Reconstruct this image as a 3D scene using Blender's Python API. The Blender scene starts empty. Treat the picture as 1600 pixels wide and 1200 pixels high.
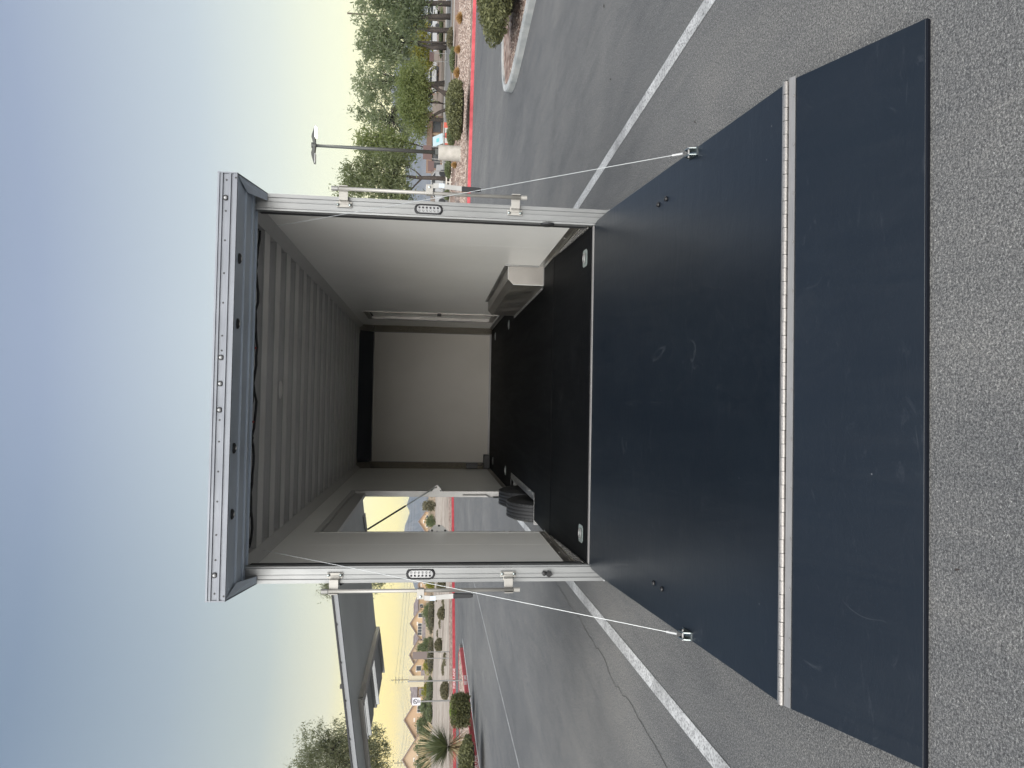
import bpy, bmesh, math, random
import numpy as np
from mathutils import Vector, Matrix
R = math.radians
random.seed(7); rng = np.random.default_rng(11)
S = bpy.context.scene
COL = S.collection

# ---------------------------------------------------------------- camera
# the phone was held on its side: the camera is rolled a quarter turn
CAM = Vector((-0.0769, -4.9448, 1.6827)); FPX = 1126.4454
YAW, PITCH, ROLL = 0.0271, -0.1112, 0.0217
d_ = Vector((math.sin(YAW)*math.cos(PITCH), math.cos(YAW)*math.cos(PITCH), math.sin(PITCH)))
r0 = Vector((math.cos(YAW), -math.sin(YAW), 0)); u0 = r0.cross(d_)
r_ = r0*math.cos(ROLL)+u0*math.sin(ROLL); u_ = -r0*math.sin(ROLL)+u0*math.cos(ROLL)
cam = bpy.data.cameras.new('camera'); co = bpy.data.objects.new('camera', cam); COL.objects.link(co)
co.matrix_world = Matrix(((-u_.x, r_.x, -d_.x, CAM.x), (-u_.y, r_.y, -d_.y, CAM.y), (-u_.z, r_.z, -d_.z, CAM.z), (0, 0, 0, 1)))
cam.sensor_fit = 'HORIZONTAL'; cam.sensor_width = 36; cam.lens = 36*FPX/1600
cam.clip_start = 0.05; cam.clip_end = 20000
S.camera = co

# ---------------------------------------------------------------- world: clear desert sky just after sunset
W = bpy.data.worlds.new('World'); S.world = W; W.use_nodes = True
nt = W.node_tree; nt.nodes.clear()
def N(t, typ, **k):
    n = t.nodes.new(typ)
    for a, b in k.items():
        if a == 'i':
            for kk, vv in b.items(): n.inputs[kk].default_value = vv
        else: setattr(n, a, b)
    return n
SUN_AZ = R(-32)          # the glow is ahead and to the left (clockwise from +Y)
out = N(nt, 'ShaderNodeOutputWorld')
sky = N(nt, 'ShaderNodeTexSky', sky_type='NISHITA', sun_disc=False, sun_elevation=R(4), sun_rotation=SUN_AZ, altitude=600, air_density=1.2, dust_density=3.0, ozone_density=1.5)
tc = N(nt, 'ShaderNodeTexCoord'); sx = N(nt, 'ShaderNodeSeparateXYZ')
nt.links.new(tc.outputs['Generated'], sx.inputs[0])
def ramp(t, pts, src):
    r = N(t, 'ShaderNodeValToRGB'); t.links.new(src, r.inputs[0]); e = r.color_ramp.elements
    while len(e) < len(pts): e.new(0.5)
    for el, (p, c) in zip(e, pts): el.position = p; el.color = (*c, 1) if len(c) == 3 else c
    return r.outputs[0]
def srgb(r, g, b):
    f = lambda v: (v/255/12.92 if v/255 <= .04045 else ((v/255+.055)/1.055)**2.4)
    return (f(r), f(g), f(b))
H2 = lambda pts: [(p, tuple(v/2 for v in c)) for p, c in pts]   # colours halved here, strength doubled below
zen = (0.23, 0.295, 0.41)
warm = ramp(nt, H2([(0, (1.70, 1.15, .30)), (.04, (1.58, 1.22, .30)), (.07, (1.30, 1.14, .44)), (.12, (.84, .84, .64)), (.195, (.51, .585, .575)), (.30, (.37, .45, .52)), (.44, (.235, .31, .42)), (1, zen)]), sx.outputs[2])
pale = ramp(nt, H2([(0, (1.70, 1.50, .60)), (.04, (1.60, 1.44, .62)), (.064, (1.46, 1.34, .70)), (.12, (1.14, 1.15, .84)), (.20, (.84, .90, .82)), (.287, (.61, .69, .745)), (.45, (.36, .43, .575)), (.60, (.27, .34, .47)), (1, zen)]), sx.outputs[2])
opp = ramp(nt, H2([(0, (.72, .64, .60)), (.06, (.88, .78, .72)), (.16, (.95, .88, .84)), (.30, (.86, .85, .86)), (.5, (.58, .63, .72)), (.7, (.38, .45, .56)), (1, zen)]), sx.outputs[2])
# azimuth weights
nrm = N(nt, 'ShaderNodeVectorMath', operation='MULTIPLY'); nt.links.new(tc.outputs['Generated'], nrm.inputs[0]); nrm.inputs[1].default_value = (1, 1, 0)
nr2 = N(nt, 'ShaderNodeVectorMath', operation='NORMALIZE'); nt.links.new(nrm.outputs[0], nr2.inputs[0])
sa = N(nt, 'ShaderNodeSeparateXYZ'); nt.links.new(nr2.outputs[0], sa.inputs[0])
def mr(src, a, b, smooth='SMOOTHSTEP'):
    m = N(nt, 'ShaderNodeMapRange', interpolation_type=smooth); nt.links.new(src, m.inputs[0]); m.inputs[1].default_value = a; m.inputs[2].default_value = b; return m.outputs[0]
wr_ = mr(sa.outputs[0], -0.42, 0.12)
m1 = N(nt, 'ShaderNodeMix', data_type='RGBA'); nt.links.new(wr_, m1.inputs[0]); nt.links.new(warm, m1.inputs[6]); nt.links.new(pale, m1.inputs[7])
wb_ = mr(sa.outputs[1], 0.55, -0.45)
m2 = N(nt, 'ShaderNodeMix', data_type='RGBA'); nt.links.new(wb_, m2.inputs[0]); nt.links.new(m1.outputs[2], m2.inputs[6]); nt.links.new(opp, m2.inputs[7])
bg1 = N(nt, 'ShaderNodeBackground'); bg1.inputs[1].default_value = 1.66; nt.links.new(m2.outputs[2], bg1.inputs[0])
bg2 = N(nt, 'ShaderNodeBackground'); bg2.inputs[1].default_value = 0.06; nt.links.new(sky.outputs[0], bg2.inputs[0])
mxs = N(nt, 'ShaderNodeMixShader'); mxs.inputs[0].default_value = 0.04
nt.links.new(bg1.outputs[0], mxs.inputs[1]); nt.links.new(bg2.outputs[0], mxs.inputs[2]); nt.links.new(mxs.outputs[0], out.inputs[0])

# sun is down; wide fill lamp added behind the camera for the trailer interior
sl = bpy.data.lights.new('interior_fill_sun', 'SUN'); sl.energy = 5.0; sl.angle = R(75); sl.color = (1, .97, .93)
so = bpy.data.objects.new('interior_fill_sun', sl); COL.objects.link(so)
so.rotation_euler = Vector((0.20, 1.0, -0.70)).to_track_quat('-Z', 'Y').to_euler()
V = S.view_settings; V.view_transform = 'Standard'; V.look = 'None'; V.gamma = 1; V.exposure = 0.30; V.use_curve_mapping = False
S.cycles.max_bounces = 10; S.cycles.diffuse_bounces = 6; S.cycles.glossy_bounces = 5

def ray(x, y): return d_*FPX - u_*(x-800) - r_*(y-600)
def at(x, y, D):      # point of the place seen at (x, y), D metres away horizontally
    v = ray(x, y); return CAM + v*(D/math.hypot(v.x, v.y))

# ---------------------------------------------------------------- materials
def mat(name, color=(.5, .5, .5), rough=.5, metal=0, spec=.5, **k):
    m = bpy.data.materials.new(name); m.use_nodes = True
    b = m.node_tree.nodes['Principled BSDF']
    b.inputs['Base Color'].default_value = (*color, 1); b.inputs['Roughness'].default_value = rough
    b.inputs['Metallic'].default_value = metal; b.inputs['Specular IOR Level'].default_value = spec
    for a, v in k.items(): b.inputs[a].default_value = v
    return m
def noise(m, scale, detail=4, rough=.6, stretch=None, dist=0, coord='Object'):
    t = m.node_tree; c = N(t, 'ShaderNodeTexCoord'); src = c.outputs[coord]
    if stretch:
        mp = N(t, 'ShaderNodeMapping'); mp.inputs['Scale'].default_value = stretch; t.links.new(src, mp.inputs[0]); src = mp.outputs[0]
    n = N(t, 'ShaderNodeTexNoise'); n.inputs['Scale'].default_value = scale; n.inputs['Detail'].default_value = detail; n.inputs['Roughness'].default_value = rough; n.inputs['Distortion'].default_value = dist
    t.links.new(src, n.inputs['Vector']); return n.outputs[0]
def voro(m, scale, feature='F1', coord='Object', out='Distance', rand=1.0):
    t = m.node_tree; c = N(t, 'ShaderNodeTexCoord')
    n = N(t, 'ShaderNodeTexVoronoi', feature=feature); n.inputs['Scale'].default_value = scale; n.inputs['Randomness'].default_value = rand
    t.links.new(c.outputs[coord], n.inputs['Vector']); return n.outputs[out]
def B(m): return m.node_tree.nodes['Principled BSDF']
def setc(m, src, name='Base Color'): m.node_tree.links.new(src, B(m).inputs[name])
def bump(m, src, strength=.3, dist=.01, prev=None):
    t = m.node_tree; b = N(t, 'ShaderNodeBump'); b.inputs['Strength'].default_value = strength; b.inputs['Distance'].default_value = dist
    t.links.new(src, b.inputs['Height'])
    if prev is not None: t.links.new(prev, b.inputs['Normal'])
    t.links.new(b.outputs[0], B(m).inputs['Normal']); return b.outputs[0]
def mix(m, fac, a, b, mode='MIX'):
    t = m.node_tree; n = N(t, 'ShaderNodeMix', data_type='RGBA', blend_type=mode)
    for s, i in ((fac, 0), (a, 6), (b, 7)):
        if isinstance(s, (int, float)): n.inputs[i].default_value = s
        elif isinstance(s, tuple): n.inputs[i].default_value = (*s, 1)
        else: t.links.new(s, n.inputs[i])
    return n.outputs[2]
def vary(m, c1, c2, scale, lo=.35, hi=.65, **k):
    n = noise(m, scale, **k); setc(m, ramp(m.node_tree, [(lo, c1), (hi, c2)], n)); return n
def rramp(m, src, a, b, lo=0, hi=1):
    setc(m, ramp(m.node_tree, [(lo, (a,)*3), (hi, (b,)*3)], src), 'Roughness')

M = {}
def metal(key, base, rough, stretch, amt=.12, bmp=.05, met=1):
    m = mat(key, base, rough, met); n = noise(m, 30, 5, .6, stretch)
    n2 = noise(m, 3, 4, .6)
    setc(m, mix(m, 1.0, ramp(m.node_tree, [(.3, tuple(c*(1-amt) for c in base)), (.7, base)], n), ramp(m.node_tree, [(.25, (.86, .86, .86)), (.75, (1, 1, 1))], n2), 'MULTIPLY'))
    rramp(m, n2, rough-.08, rough+.12, .3, .7); bump(m, n, bmp, .002); M[key] = m
metal('aluminium_post', (.315, .325, .325), .42, (8, 8, .25), met=.6)
metal('aluminium_header', (.205, .22, .245), .48, (.3, 8, 8), met=.5)
metal('canopy_grey', (.64, .72, .82), .45, (.3, 8, 8), met=.3)
metal('plate_zinc', (.26, .31, .30), .36, (5, 5, 5), .3, met=.35)
metal('aluminium_trim', (.42, .425, .42), .36, (4, 4, 4))
metal('aluminium_sheet', (.46, .44, .41), .40, (6, .4, 6), .15)
metal('steel_zinc', (.40, .45, .45), .32, (5, 5, 5))
metal('bow_metal', (.74, .73, .72), .50, (.3, 9, 9), .15, met=.15)
metal('cove_panel', (.62, .62, .61), .50, (9, .3, 9), .1, met=.1)
metal('frame_grey', (.62, .62, .60), .45, (4, 4, 4), .1, met=.2)
metal('roof_sheet', (.045, .045, .045), .6, (2, 2, 2), .2, met=.2)  # near black: shade between the roof bows put into the colour
metal('hinge_metal', (.31, .305, .30), .40, (.5, 10, 10), .2, met=.35)
metal('bar_metal', (.42, .41, .38), .45, (8, 8, .3), .1, met=.35)
metal('knuckle_metal', (.36, .345, .33), .36, (4, 10, 10), .3, met=.6)
M['wall_panel'] = m = mat('wall_panel', (.70, .70, .675), .33, 0, .5)
n = noise(m, 1.3, 5); setc(m, ramp(m.node_tree, [(.3, (.84, .84, .80)), (.7, (.90, .90, .865))], n)); bump(m, noise(m, 9, 3), .06, .01)
M['front_panel'] = mat('front_panel', (.50, .47, .42), .45)
vary(M['front_panel'], (.50, .475, .42), (.54, .515, .46), 1.2)
# black rubberised coating of ramp and floor
def coating(key, c1, c2, r, sp_=.5):
    m = mat(key, c1, r, 0, sp_); M[key] = m
    n = noise(m, 2.2, 6, .65); n2 = noise(m, 1.1, 5, .7, (7, .6, 1), .6)
    base = ramp(m.node_tree, [(.3, c1), (.72, c2)], n)
    sc = ramp(m.node_tree, [(.60, (0, 0, 0)), (.70, (.010, .0105, .0115))], noise(m, 3.0, 8, .72, (1.5, 5, 1), 1.2))
    # fine scratches
    sp = ramp(m.node_tree, [(.0, (.14, .14, .145)), (.016, (.05, .05, .05)), (.022, (0, 0, 0))], voro(m, 5.5, 'F1'))
    # hairline scratches and dusty foot marks
    def hair(scale, st, seed_):
        nn = noise(m, scale, 2, .5, st, seed_); ab = N(m.node_tree, 'ShaderNodeMath', operation='SUBTRACT'); m.node_tree.links.new(nn, ab.inputs[0]); ab.inputs[1].default_value = .5
        a2 = N(m.node_tree, 'ShaderNodeMath', operation='ABSOLUTE'); m.node_tree.links.new(ab.outputs[0], a2.inputs[0])
        return ramp(m.node_tree, [(0, (1, 1, 1)), (.0035, (0, 0, 0))], a2.outputs[0])
    hl = mix(m, 1.0, hair(1.9, (1, .30, 1), .5), ramp(m.node_tree, [(.58, (0, 0, 0)), (.66, (.016, .017, .018))], noise(m, 2.6, 3, .6)), 'MULTIPLY')
    h2 = mix(m, 1.0, hair(3.1, (.3, 1, 1), .6), ramp(m.node_tree, [(.60, (0, 0, 0)), (.68, (.014, .015, .016))], noise(m, 2.1, 3, .6, (1, 1, 1), .4)), 'MULTIPLY')
    du = mix(m, 1.0, ramp(m.node_tree, [(.50, (0, 0, 0)), (.75, (.006, .006, .006))], noise(m, 5.0, 8, .8, None, .8)), ramp(m.node_tree, [(.45, (0, 0, 0)), (.65, (1, 1, 1))], noise(m, .9, 3)), 'MULTIPLY')
    base = mix(m, 1.0, mix(m, 1.0, mix(m, 1.0, base, hl, 'ADD'), h2, 'ADD'), du, 'ADD')
    setc(m, mix(m, 1.0, mix(m, 1.0, base, sc, 'ADD'), sp, 'ADD'))
    rramp(m, n2, r-.03, r+.05, .3, .7)
    b1 = bump(m, noise(m, 60, 4, .6), .10, .003); bump(m, noise(m, 3, 5, .65, (1, 2.5, 1), 1.2), .16, .008, b1)
coating('ramp_coating', (.0038, .0070, .0118), (.0054, .0092, .0145), .33, .66)
coating('floor_coating', (.0025, .0029, .0036), (.0036, .0042, .0050), .60, .06)
M['door_skin'] = m = mat('door_skin', (.5, .52, .52), .35); vary(m, (.40, .43, .43), (.47, .50, .50), 1.5)
M['edge_grey'] = mat('edge_grey', (.19, .20, .21), .5, .3)
M['flap_edge'] = mat('flap_edge', (.005, .007, .012), .7, 0, .2)
M['black_rubber'] = m = mat('black_rubber', (.016, .017, .019), .62); bump(m, noise(m, 60, 3), .15, .003)
M['tyre_rubber'] = m = mat('tyre_rubber', (.020, .021, .023), .60); bump(m, noise(m, 40, 4), .2, .004)
M['black_plastic'] = mat('black_plastic', (.012, .012, .013), .38)
M['rim'] = mat('rim', (.05, .05, .055), .35, .7)
M['lens'] = mat('lens', (.34, .35, .355), .15, 0, .6, **{'Coat Weight': .6})
M['led'] = mat('led', (.10, .10, .105), .15, .8)
M['cable'] = mat('cable', (.50, .52, .52), .38, .7)
M['white_label'] = mat('white_label', (.48, .54, .60), .4)
M['red_plastic'] = mat('red_plastic', (.35, .03, .02), .5)
# diamond tread plate: rows of small raised bars turned two ways
def tread(key, base, rough, scale, rot=0):
    m = mat(key, base, rough, 1); M[key] = m; t = m.node_tree
    c = N(t, 'ShaderNodeTexCoord'); prev = None
    outs = []
    for a in (R(45), R(-45)):
        mp = N(t, 'ShaderNodeMapping'); mp.inputs['Rotation'].default_value = (a if rot == 0 else 0, 0, a if rot else 0); mp.inputs['Scale'].default_value = (scale,)*3
        t.links.new(c.outputs['Object'], mp.inputs[0])
        w = N(t, 'ShaderNodeTexWave', wave_type='BANDS', bands_direction='Y' if rot == 0 else 'X'); w.inputs['Scale'].default_value = 1; t.links.new(mp.outputs[0], w.inputs[0]); outs.append(w.outputs[1])
    mm = N(t, 'ShaderNodeMath', operation='MULTIPLY'); t.links.new(outs[0], mm.inputs[0]); t.links.new(outs[1], mm.inputs[1])
    bump(m, mm.outputs[0], 1.0, .006); setc(m, ramp(t, [(.2, tuple(c*.55 for c in base)), (.55, tuple(min(1, c*1.5) for c in base))], mm.outputs[0]))
tread('tread_plate', (.62, .58, .50), .24, 16)
tread('tread_plate_side', (.70, .67, .62), .22, 16)
tread('tread_plate_top', (.10, .11, .13), .12, 16, 1)  # dark base: reflection of the black floor put into the colour
# ground
def asphalt():
    m = mat('asphalt', (.1, .1, .1), .85, 0, .35); M['asphalt'] = m; t = m.node_tree
    big = noise(m, .16, 6, .6); med = noise(m, .9, 6, .62, (1, .35, 1))
    fine = noise(m, 125, 4, .85); fine2 = noise(m, 300, 2, .8)
    base = ramp(t, [(.28, (.102, .104, .108)), (.5, (.132, .133, .134)), (.74, (.174, .172, .167))], big)
    c = mix(m, .75, base, ramp(t, [(.3, (.72, .73, .75)), (.7, (1.14, 1.13, 1.11))], med), 'MULTIPLY')
    c = mix(m, 1.0, c, ramp(t, [(.37, (.36, .36, .37)), (.50, (.88, .88, .88)), (.61, (1.9, 1.89, 1.85))], fine), 'MULTIPLY')
    c = mix(m, .8, c, ramp(t, [(.38, (.50, .50, .50)), (.62, (1.6, 1.59, 1.56))], fine2), 'MULTIPLY')
    c = mix(m, 1.0, c, ramp(t, [(.36, (.66, .66, .67)), (.5, (1, 1, 1)), (.64, (1.34, 1.33, 1.30))], noise(m, 48, 5, .85)), 'MULTIPLY')
    c = mix(m, 1.0, c, ramp(t, [(.34, (.86, .87, .88)), (.5, (1, 1, 1)), (.68, (1.10, 1.09, 1.07))], noise(m, 3.2, 6, .75, (1, .22, 1), 1.2)), 'MULTIPLY')
    # light stones in the surface
    st = ramp(t, [(.0, (.60, .59, .56)), (.10, (.28, .28, .27)), (.17, (0, 0, 0))], voro(m, 80))
    pick = ramp(t, [(.54, (0, 0, 0)), (.60, (1, 1, 1))], noise(m, 33, 2))
    c = mix(m, 1.0, c, mix(m, 1.0, st, pick, 'MULTIPLY'), 'ADD')
    setc(m, c)
    b1 = bump(m, fine, .55, .006)
    bump(m, voro(m, 70), .35, .005, b1)
asphalt()
def paintmat(key, col, wear_lo, wear_hi, under=(.12, .12, .12), sc=38):
    m = mat(key, col, .7); M[key] = m; t = m.node_tree
    w = ramp(t, [(wear_lo, (0, 0, 0)), (wear_hi, (1, 1, 1))], noise(m, sc, 5, .75))
    w2 = ramp(t, [(.30, (.25,)*3), (.55, (1, 1, 1))], noise(m, 1.6, 4))
    f = mix(m, 1.0, w, w2, 'MULTIPLY')
    setc(m, mix(m, f, under, mix(m, 1, col, ramp(t, [(.3, (.8,)*3), (.7, (1, 1, 1))], noise(m, 6, 4)), 'MULTIPLY')))
    bump(m, noise(m, 58, 3, .7), .4, .004)
paintmat('line_paint', (.60, .605, .60), .38, .52, sc=60)
paintmat('line_paint_thin', (.50, .50, .49), .40, .60)
M['crack'] = mat('crack', (.070, .068, .066), .95)
M['kerb_red'] = m = mat('kerb_red', (.42, .05, .06), .6); vary(m, (.34, .035, .047), (.47, .07, .08), 2.5)
M['kerb_concrete'] = m = mat('kerb_concrete', (.42, .42, .40), .85); vary(m, (.30, .32, .32), (.52, .52, .50), 2.2, .3, .7, detail=6)
M['concrete'] = m = mat('concrete', (.42, .40, .36), .9); vary(m, (.34, .33, .29), (.48, .46, .42), 3, .3, .7, detail=6)
M['lettering'] = mat('lettering', (.72, .70, .68), .6)
def gravel(key, a, b, c_, scale):
    m = mat(key, a, .9); M[key] = m; t = m.node_tree
    v = voro(m, scale, out='Color'); s = N(t, 'ShaderNodeSeparateColor'); t.links.new(v, s.inputs[0])
    col = ramp(t, [(0, a), (.5, b), (1, c_)], s.outputs[0])
    e = ramp(t, [(.25, (1, 1, 1)), (.6, (.35, .33, .31))], voro(m, scale))
    setc(m, mix(m, .75, col, e, 'MULTIPLY')); bump(m, voro(m, scale), .8, .05)
gravel('gravel_pink', (.24, .145, .11), (.40, .275, .22), (.58, .46, .39), 6.5)
gravel('gravel_grey', (.16, .145, .13), (.34, .31, .28), (.60, .57, .54), 12)
M['desert'] = m = mat('desert', (.4, .33, .27), .95)
n = noise(m, .12, 6, .7, (.45, 1.6, 1), .6); n2 = noise(m, 1.4, 6, .75)
setc(m, mix(m, .8, ramp(m.node_tree, [(.30, (.17, .135, .11)), (.46, (.34, .285, .235)), (.62, (.46, .40, .335))], n), ramp(m.node_tree, [(.3, (.62,)*3), (.7, (1.2,)*3)], n2), 'MULTIPLY'))
M['soil'] = m = mat('soil', (.2, .15, .12), .95); vary(m, (.15, .115, .085), (.26, .20, .155), .35, .3, .7, detail=6)
def leaf(key, a, b, tr=.5, rough=.6):
    m = mat(key, a, rough, 0, .3); M[key] = m; t = m.node_tree
    g = N(t, 'ShaderNodeNewGeometry')
    setc(m, ramp(t, [(0, a), (1, b)], g.outputs['Random Per Island']))
    tl = N(t, 'ShaderNodeBsdfTranslucent'); tl.inputs[0].default_value = (b[0]*1.4, b[1]*1.5, b[2], 1)
    ms = N(t, 'ShaderNodeMixShader'); ms.inputs[0].default_value = tr
    o = t.nodes['Material Output']; t.links.new(B(m).outputs[0], ms.inputs[1]); t.links.new(tl.outputs[0], ms.inputs[2]); t.links.new(ms.outputs[0], o.inputs[0])
leaf('leaf_eucalyptus', (.12, .14, .095), (.26, .29, .19))
leaf('leaf_dark', (.085, .105, .065), (.18, .21, .125))
leaf('leaf_mesquite', (.105, .13, .052), (.22, .25, .11))
leaf('leaf_palo_verde', (.10, .105, .075), (.20, .21, .14))
leaf('leaf_shrub', (.055, .060, .030), (.17, .175, .080), .15)
leaf('leaf_hedge_top', (.16, .23, .05), (.30, .38, .10), .3)
leaf('leaf_olive', (.085, .080, .045), (.17, .155, .095), .1)
leaf('leaf_yellow', (.17, .17, .035), (.30, .28, .07))
leaf('leaf_green', (.095, .115, .065), (.20, .225, .125), .45)
leaf('grass_gold', (.26, .15, .06), (.46, .30, .13), .2)
leaf('yucca_blade', (.085, .105, .055), (.20, .22, .12), .1)
leaf('yucca_dead', (.30, .23, .13), (.46, .38, .24), .1)
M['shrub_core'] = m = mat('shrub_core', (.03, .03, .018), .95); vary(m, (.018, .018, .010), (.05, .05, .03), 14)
M['bark'] = m = mat('bark', (.06, .05, .04), .9); vary(m, (.035, .03, .027), (.085, .07, .06), 8)
M['stucco'] = m = mat('stucco', (.52, .38, .24), .9); vary(m, (.40, .28, .165), (.46, .33, .20), .3)
M['stucco_pale'] = mat('stucco_pale', (.46, .35, .235), .9)
M['stucco_peach'] = mat('stucco_peach', (.43, .30, .19), .9)
M['roof_tile'] = m = mat('roof_tile', (.20, .17, .16), .9); vary(m, (.16, .135, .13), (.25, .21, .20), .8)
M['window_glass'] = mat('window_glass', (.05, .055, .06), .15)
M['window_frame'] = mat('window_frame', (.55, .52, .46), .6)
M['trim_white'] = mat('trim_white', (.62, .59, .53), .6)
M['barge_brown'] = mat('barge_brown', (.22, .17, .14), .8)
M['block_wall'] = m = mat('block_wall', (.30, .24, .18), .9); vary(m, (.25, .20, .15), (.35, .29, .22), .3)
M['sign_back'] = mat('sign_back', (.47, .42, .30), .5, .2)
M['sign_brown'] = mat('sign_brown', (.10, .060, .055), .6)
M['sign_grey_brown'] = mat('sign_grey_brown', (.155, .125, .115), .6)
M['sign_white'] = mat('sign_white', (.66, .66, .70), .5)
M['sign_ink'] = mat('sign_ink', (.04, .04, .05), .5)
M['galvanised'] = mat('galvanised', (.30, .30, .29), .5, .6)
M['pole_dark'] = mat('pole_dark', (.075, .080, .075), .5, .3)
M['wood_pole'] = mat('wood_pole', (.10, .085, .065), .9)
M['brown_wall'] = mat('brown_wall', (.25, .17, .13), .9)
M['car_white'] = mat('car_white', (.36, .37, .38), .25, 0, .5)
M['car_silver'] = mat('car_silver', (.42, .43, .44), .3, .6)
M['car_dark'] = mat('car_dark', (.03, .03, .035), .25)
M['car_glass'] = mat('car_glass', (.03, .035, .04), .08)
M['barrier_red'] = mat('barrier_red', (.42, .07, .04), .5)
M['barrier_white'] = mat('barrier_white', (.42, .41, .38), .5)
M['banner_blue'] = mat('banner_blue', (.36, .48, .52), .5)
M['banner_ink'] = mat('banner_ink', (.12, .42, .45), .5)
M['rock'] = m = mat('rock', (.2, .17, .15), .95); vary(m, (.10, .085, .08), (.30, .25, .22), 3)
M['mountain'] = m = mat('mountain', (.13, .11, .10), 1.0); vary(m, (.10, .09, .085), (.18, .155, .14), .004)
M['lamp_glow'] = m = mat('lamp_glow', (.9, .9, .85), .5); B(m).inputs['Emission Color'].default_value = (1, .97, .88, 1); B(m).inputs['Emission Strength'].default_value = 22
M['stone_pale'] = m = mat('stone_pale', (.4, .35, .3), .9)
_g = N(m.node_tree, 'ShaderNodeNewGeometry'); setc(m, ramp(m.node_tree, [(0, (.16, .12, .095)), (.5, (.33, .25, .205)), (1, (.50, .43, .37))], _g.outputs['Random Per Island']))
M['tan_asphalt'] = mat('tan_asphalt', (.17, .165, .16), .9)

# ---------------------------------------------------------------- mesh helpers
class MB:
    def __init__(s): s.v = []; s.f = []
    def add(s, v, f):
        o = len(s.v); s.v += [tuple(p) for p in v]; s.f += [tuple(i+o for i in q) for q in f]; return s
    def box(s, x0, x1, y0, y1, z0, z1):
        v = [(x, y, z) for z in (z0, z1) for y in (y0, y1) for x in (x0, x1)]
        return s.add(v, [(0, 2, 3, 1), (4, 5, 7, 6), (0, 1, 5, 4), (2, 6, 7, 3), (0, 4, 6, 2), (1, 3, 7, 5)])
    def obox(s, c, ax, ay, az):   # centre and half-axis vectors
        c, ax, ay, az = map(Vector, (c, ax, ay, az))
        v = [c+ax*i+ay*j+az*k for k in (-1, 1) for j in (-1, 1) for i in (-1, 1)]
        return s.add(v, [(0, 2, 3, 1), (4, 5, 7, 6), (0, 1, 5, 4), (2, 6, 7, 3), (0, 4, 6, 2), (1, 3, 7, 5)])
    def prism(s, poly, fn, a, b):  # poly: 2D points; fn(p, t) -> 3D
        n = len(poly); v = [fn(p, a) for p in poly]+[fn(p, b) for p in poly]
        return s.add(v, [tuple(range(n))[::-1], tuple(range(n, 2*n))]+[(i, (i+1) % n, n+(i+1) % n, n+i) for i in range(n)])
    def tube(s, pts, rad, n=8, caps=True):
        pts = [Vector(p) for p in pts]; rs = rad if isinstance(rad, (list, tuple)) else [rad]*len(pts)
        rings = []
        for i, p in enumerate(pts):
            t = (pts[min(i+1, len(pts)-1)]-pts[max(i-1, 0)]).normalized()
            a = t.cross(Vector((0, 0, 1)))
            if a.length < .1: a = t.cross(Vector((1, 0, 0)))
            a.normalize(); b = t.cross(a)
            rings.append([p+(a*math.cos(2*math.pi*k/n)+b*math.sin(2*math.pi*k/n))*rs[i] for k in range(n)])
        v = [q for r in rings for q in r]; f = []
        for i in range(len(pts)-1):
            for k in range(n): f.append((i*n+k, i*n+(k+1) % n, (i+1)*n+(k+1) % n, (i+1)*n+k))
        if caps: f += [tuple(range(n))[::-1], tuple(range((len(pts)-1)*n, len(pts)*n))]
        return s.add(v, f)
    def lathe(s, prof, axis='z', c=(0, 0, 0), n=24):   # prof: (radius, along)
        c = Vector(c); v = []
        for r, h in prof:
            for k in range(n):
                a = 2*math.pi*k/n; p, q = r*math.cos(a), r*math.sin(a)
                v.append(c+Vector({'z': (p, q, h), 'x': (h, p, q), 'y': (q, h, p)}[axis]))
        f = [(i*n+k, i*n+(k+1) % n, (i+1)*n+(k+1) % n, (i+1)*n+k) for i in range(len(prof)-1) for k in range(n)]
        if prof[0][0] > 1e-6: f.append(tuple(range(n))[::-1])
        if prof[-1][0] > 1e-6: f.append(tuple(range((len(prof)-1)*n, len(prof)*n)))
        return s.add(v, f)
    def mesh(s, name, m=None, off=None, smooth=False):
        me = bpy.data.meshes.new(name)
        v = s.v if off is None else [tuple(Vector(p)-Vector(off)) for p in s.v]
        me.from_pydata(v, [], s.f); 
        bm = bmesh.new(); bm.from_mesh(me); bmesh.ops.recalc_face_normals(bm, faces=bm.faces); bm.to_mesh(me); bm.free()
        if m: me.materials.append(M[m] if isinstance(m, str) else m)
        if smooth: me.polygons.foreach_set('use_smooth', [True]*len(me.polygons)); me.update()
        return me
    def build(s, name, m, parent=None, off=None, bevel=0, smooth=False, loc=None):
        if off is None and parent is not None:
            p = parent
            off = Vector((0, 0, 0))
            while p is not None: off = off+p.location; p = p.parent
        o = bpy.data.objects.new(name, s.mesh(name, m, off, smooth)); COL.objects.link(o); o.parent = parent
        if loc is not None: o.location = loc
        if bevel:
            b = o.modifiers.new('bevel', 'BEVEL'); b.width = bevel; b.segments = 2; b.limit_method = 'ANGLE'; b.angle_limit = R(40)
        return o
def tag(o, label=None, cat=None, group=None, kind=None):
    for k, v in (('label', label), ('category', cat), ('group', group), ('kind', kind)):
        if v: o[k] = v
    return o
def empty(name, loc, label, cat, group=None):
    o = bpy.data.objects.new(name, None); COL.objects.link(o); o.location = loc; o.empty_display_size = .2
    return tag(o, label, cat, group)
def share(name, me, parent, loc, rot=None):
    o = bpy.data.objects.new(name, me); COL.objects.link(o); o.parent = parent; o.location = loc
    if rot: o.rotation_euler = rot
    return o
def structure(mb, name, m, **k): return tag(mb.build(name, m, **k), kind='structure')
def offset_poly_area(poly): return sum(a[0]*b[1]-b[0]*a[1] for a, b in zip(poly, poly[1:]+poly[:1]))/2

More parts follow.
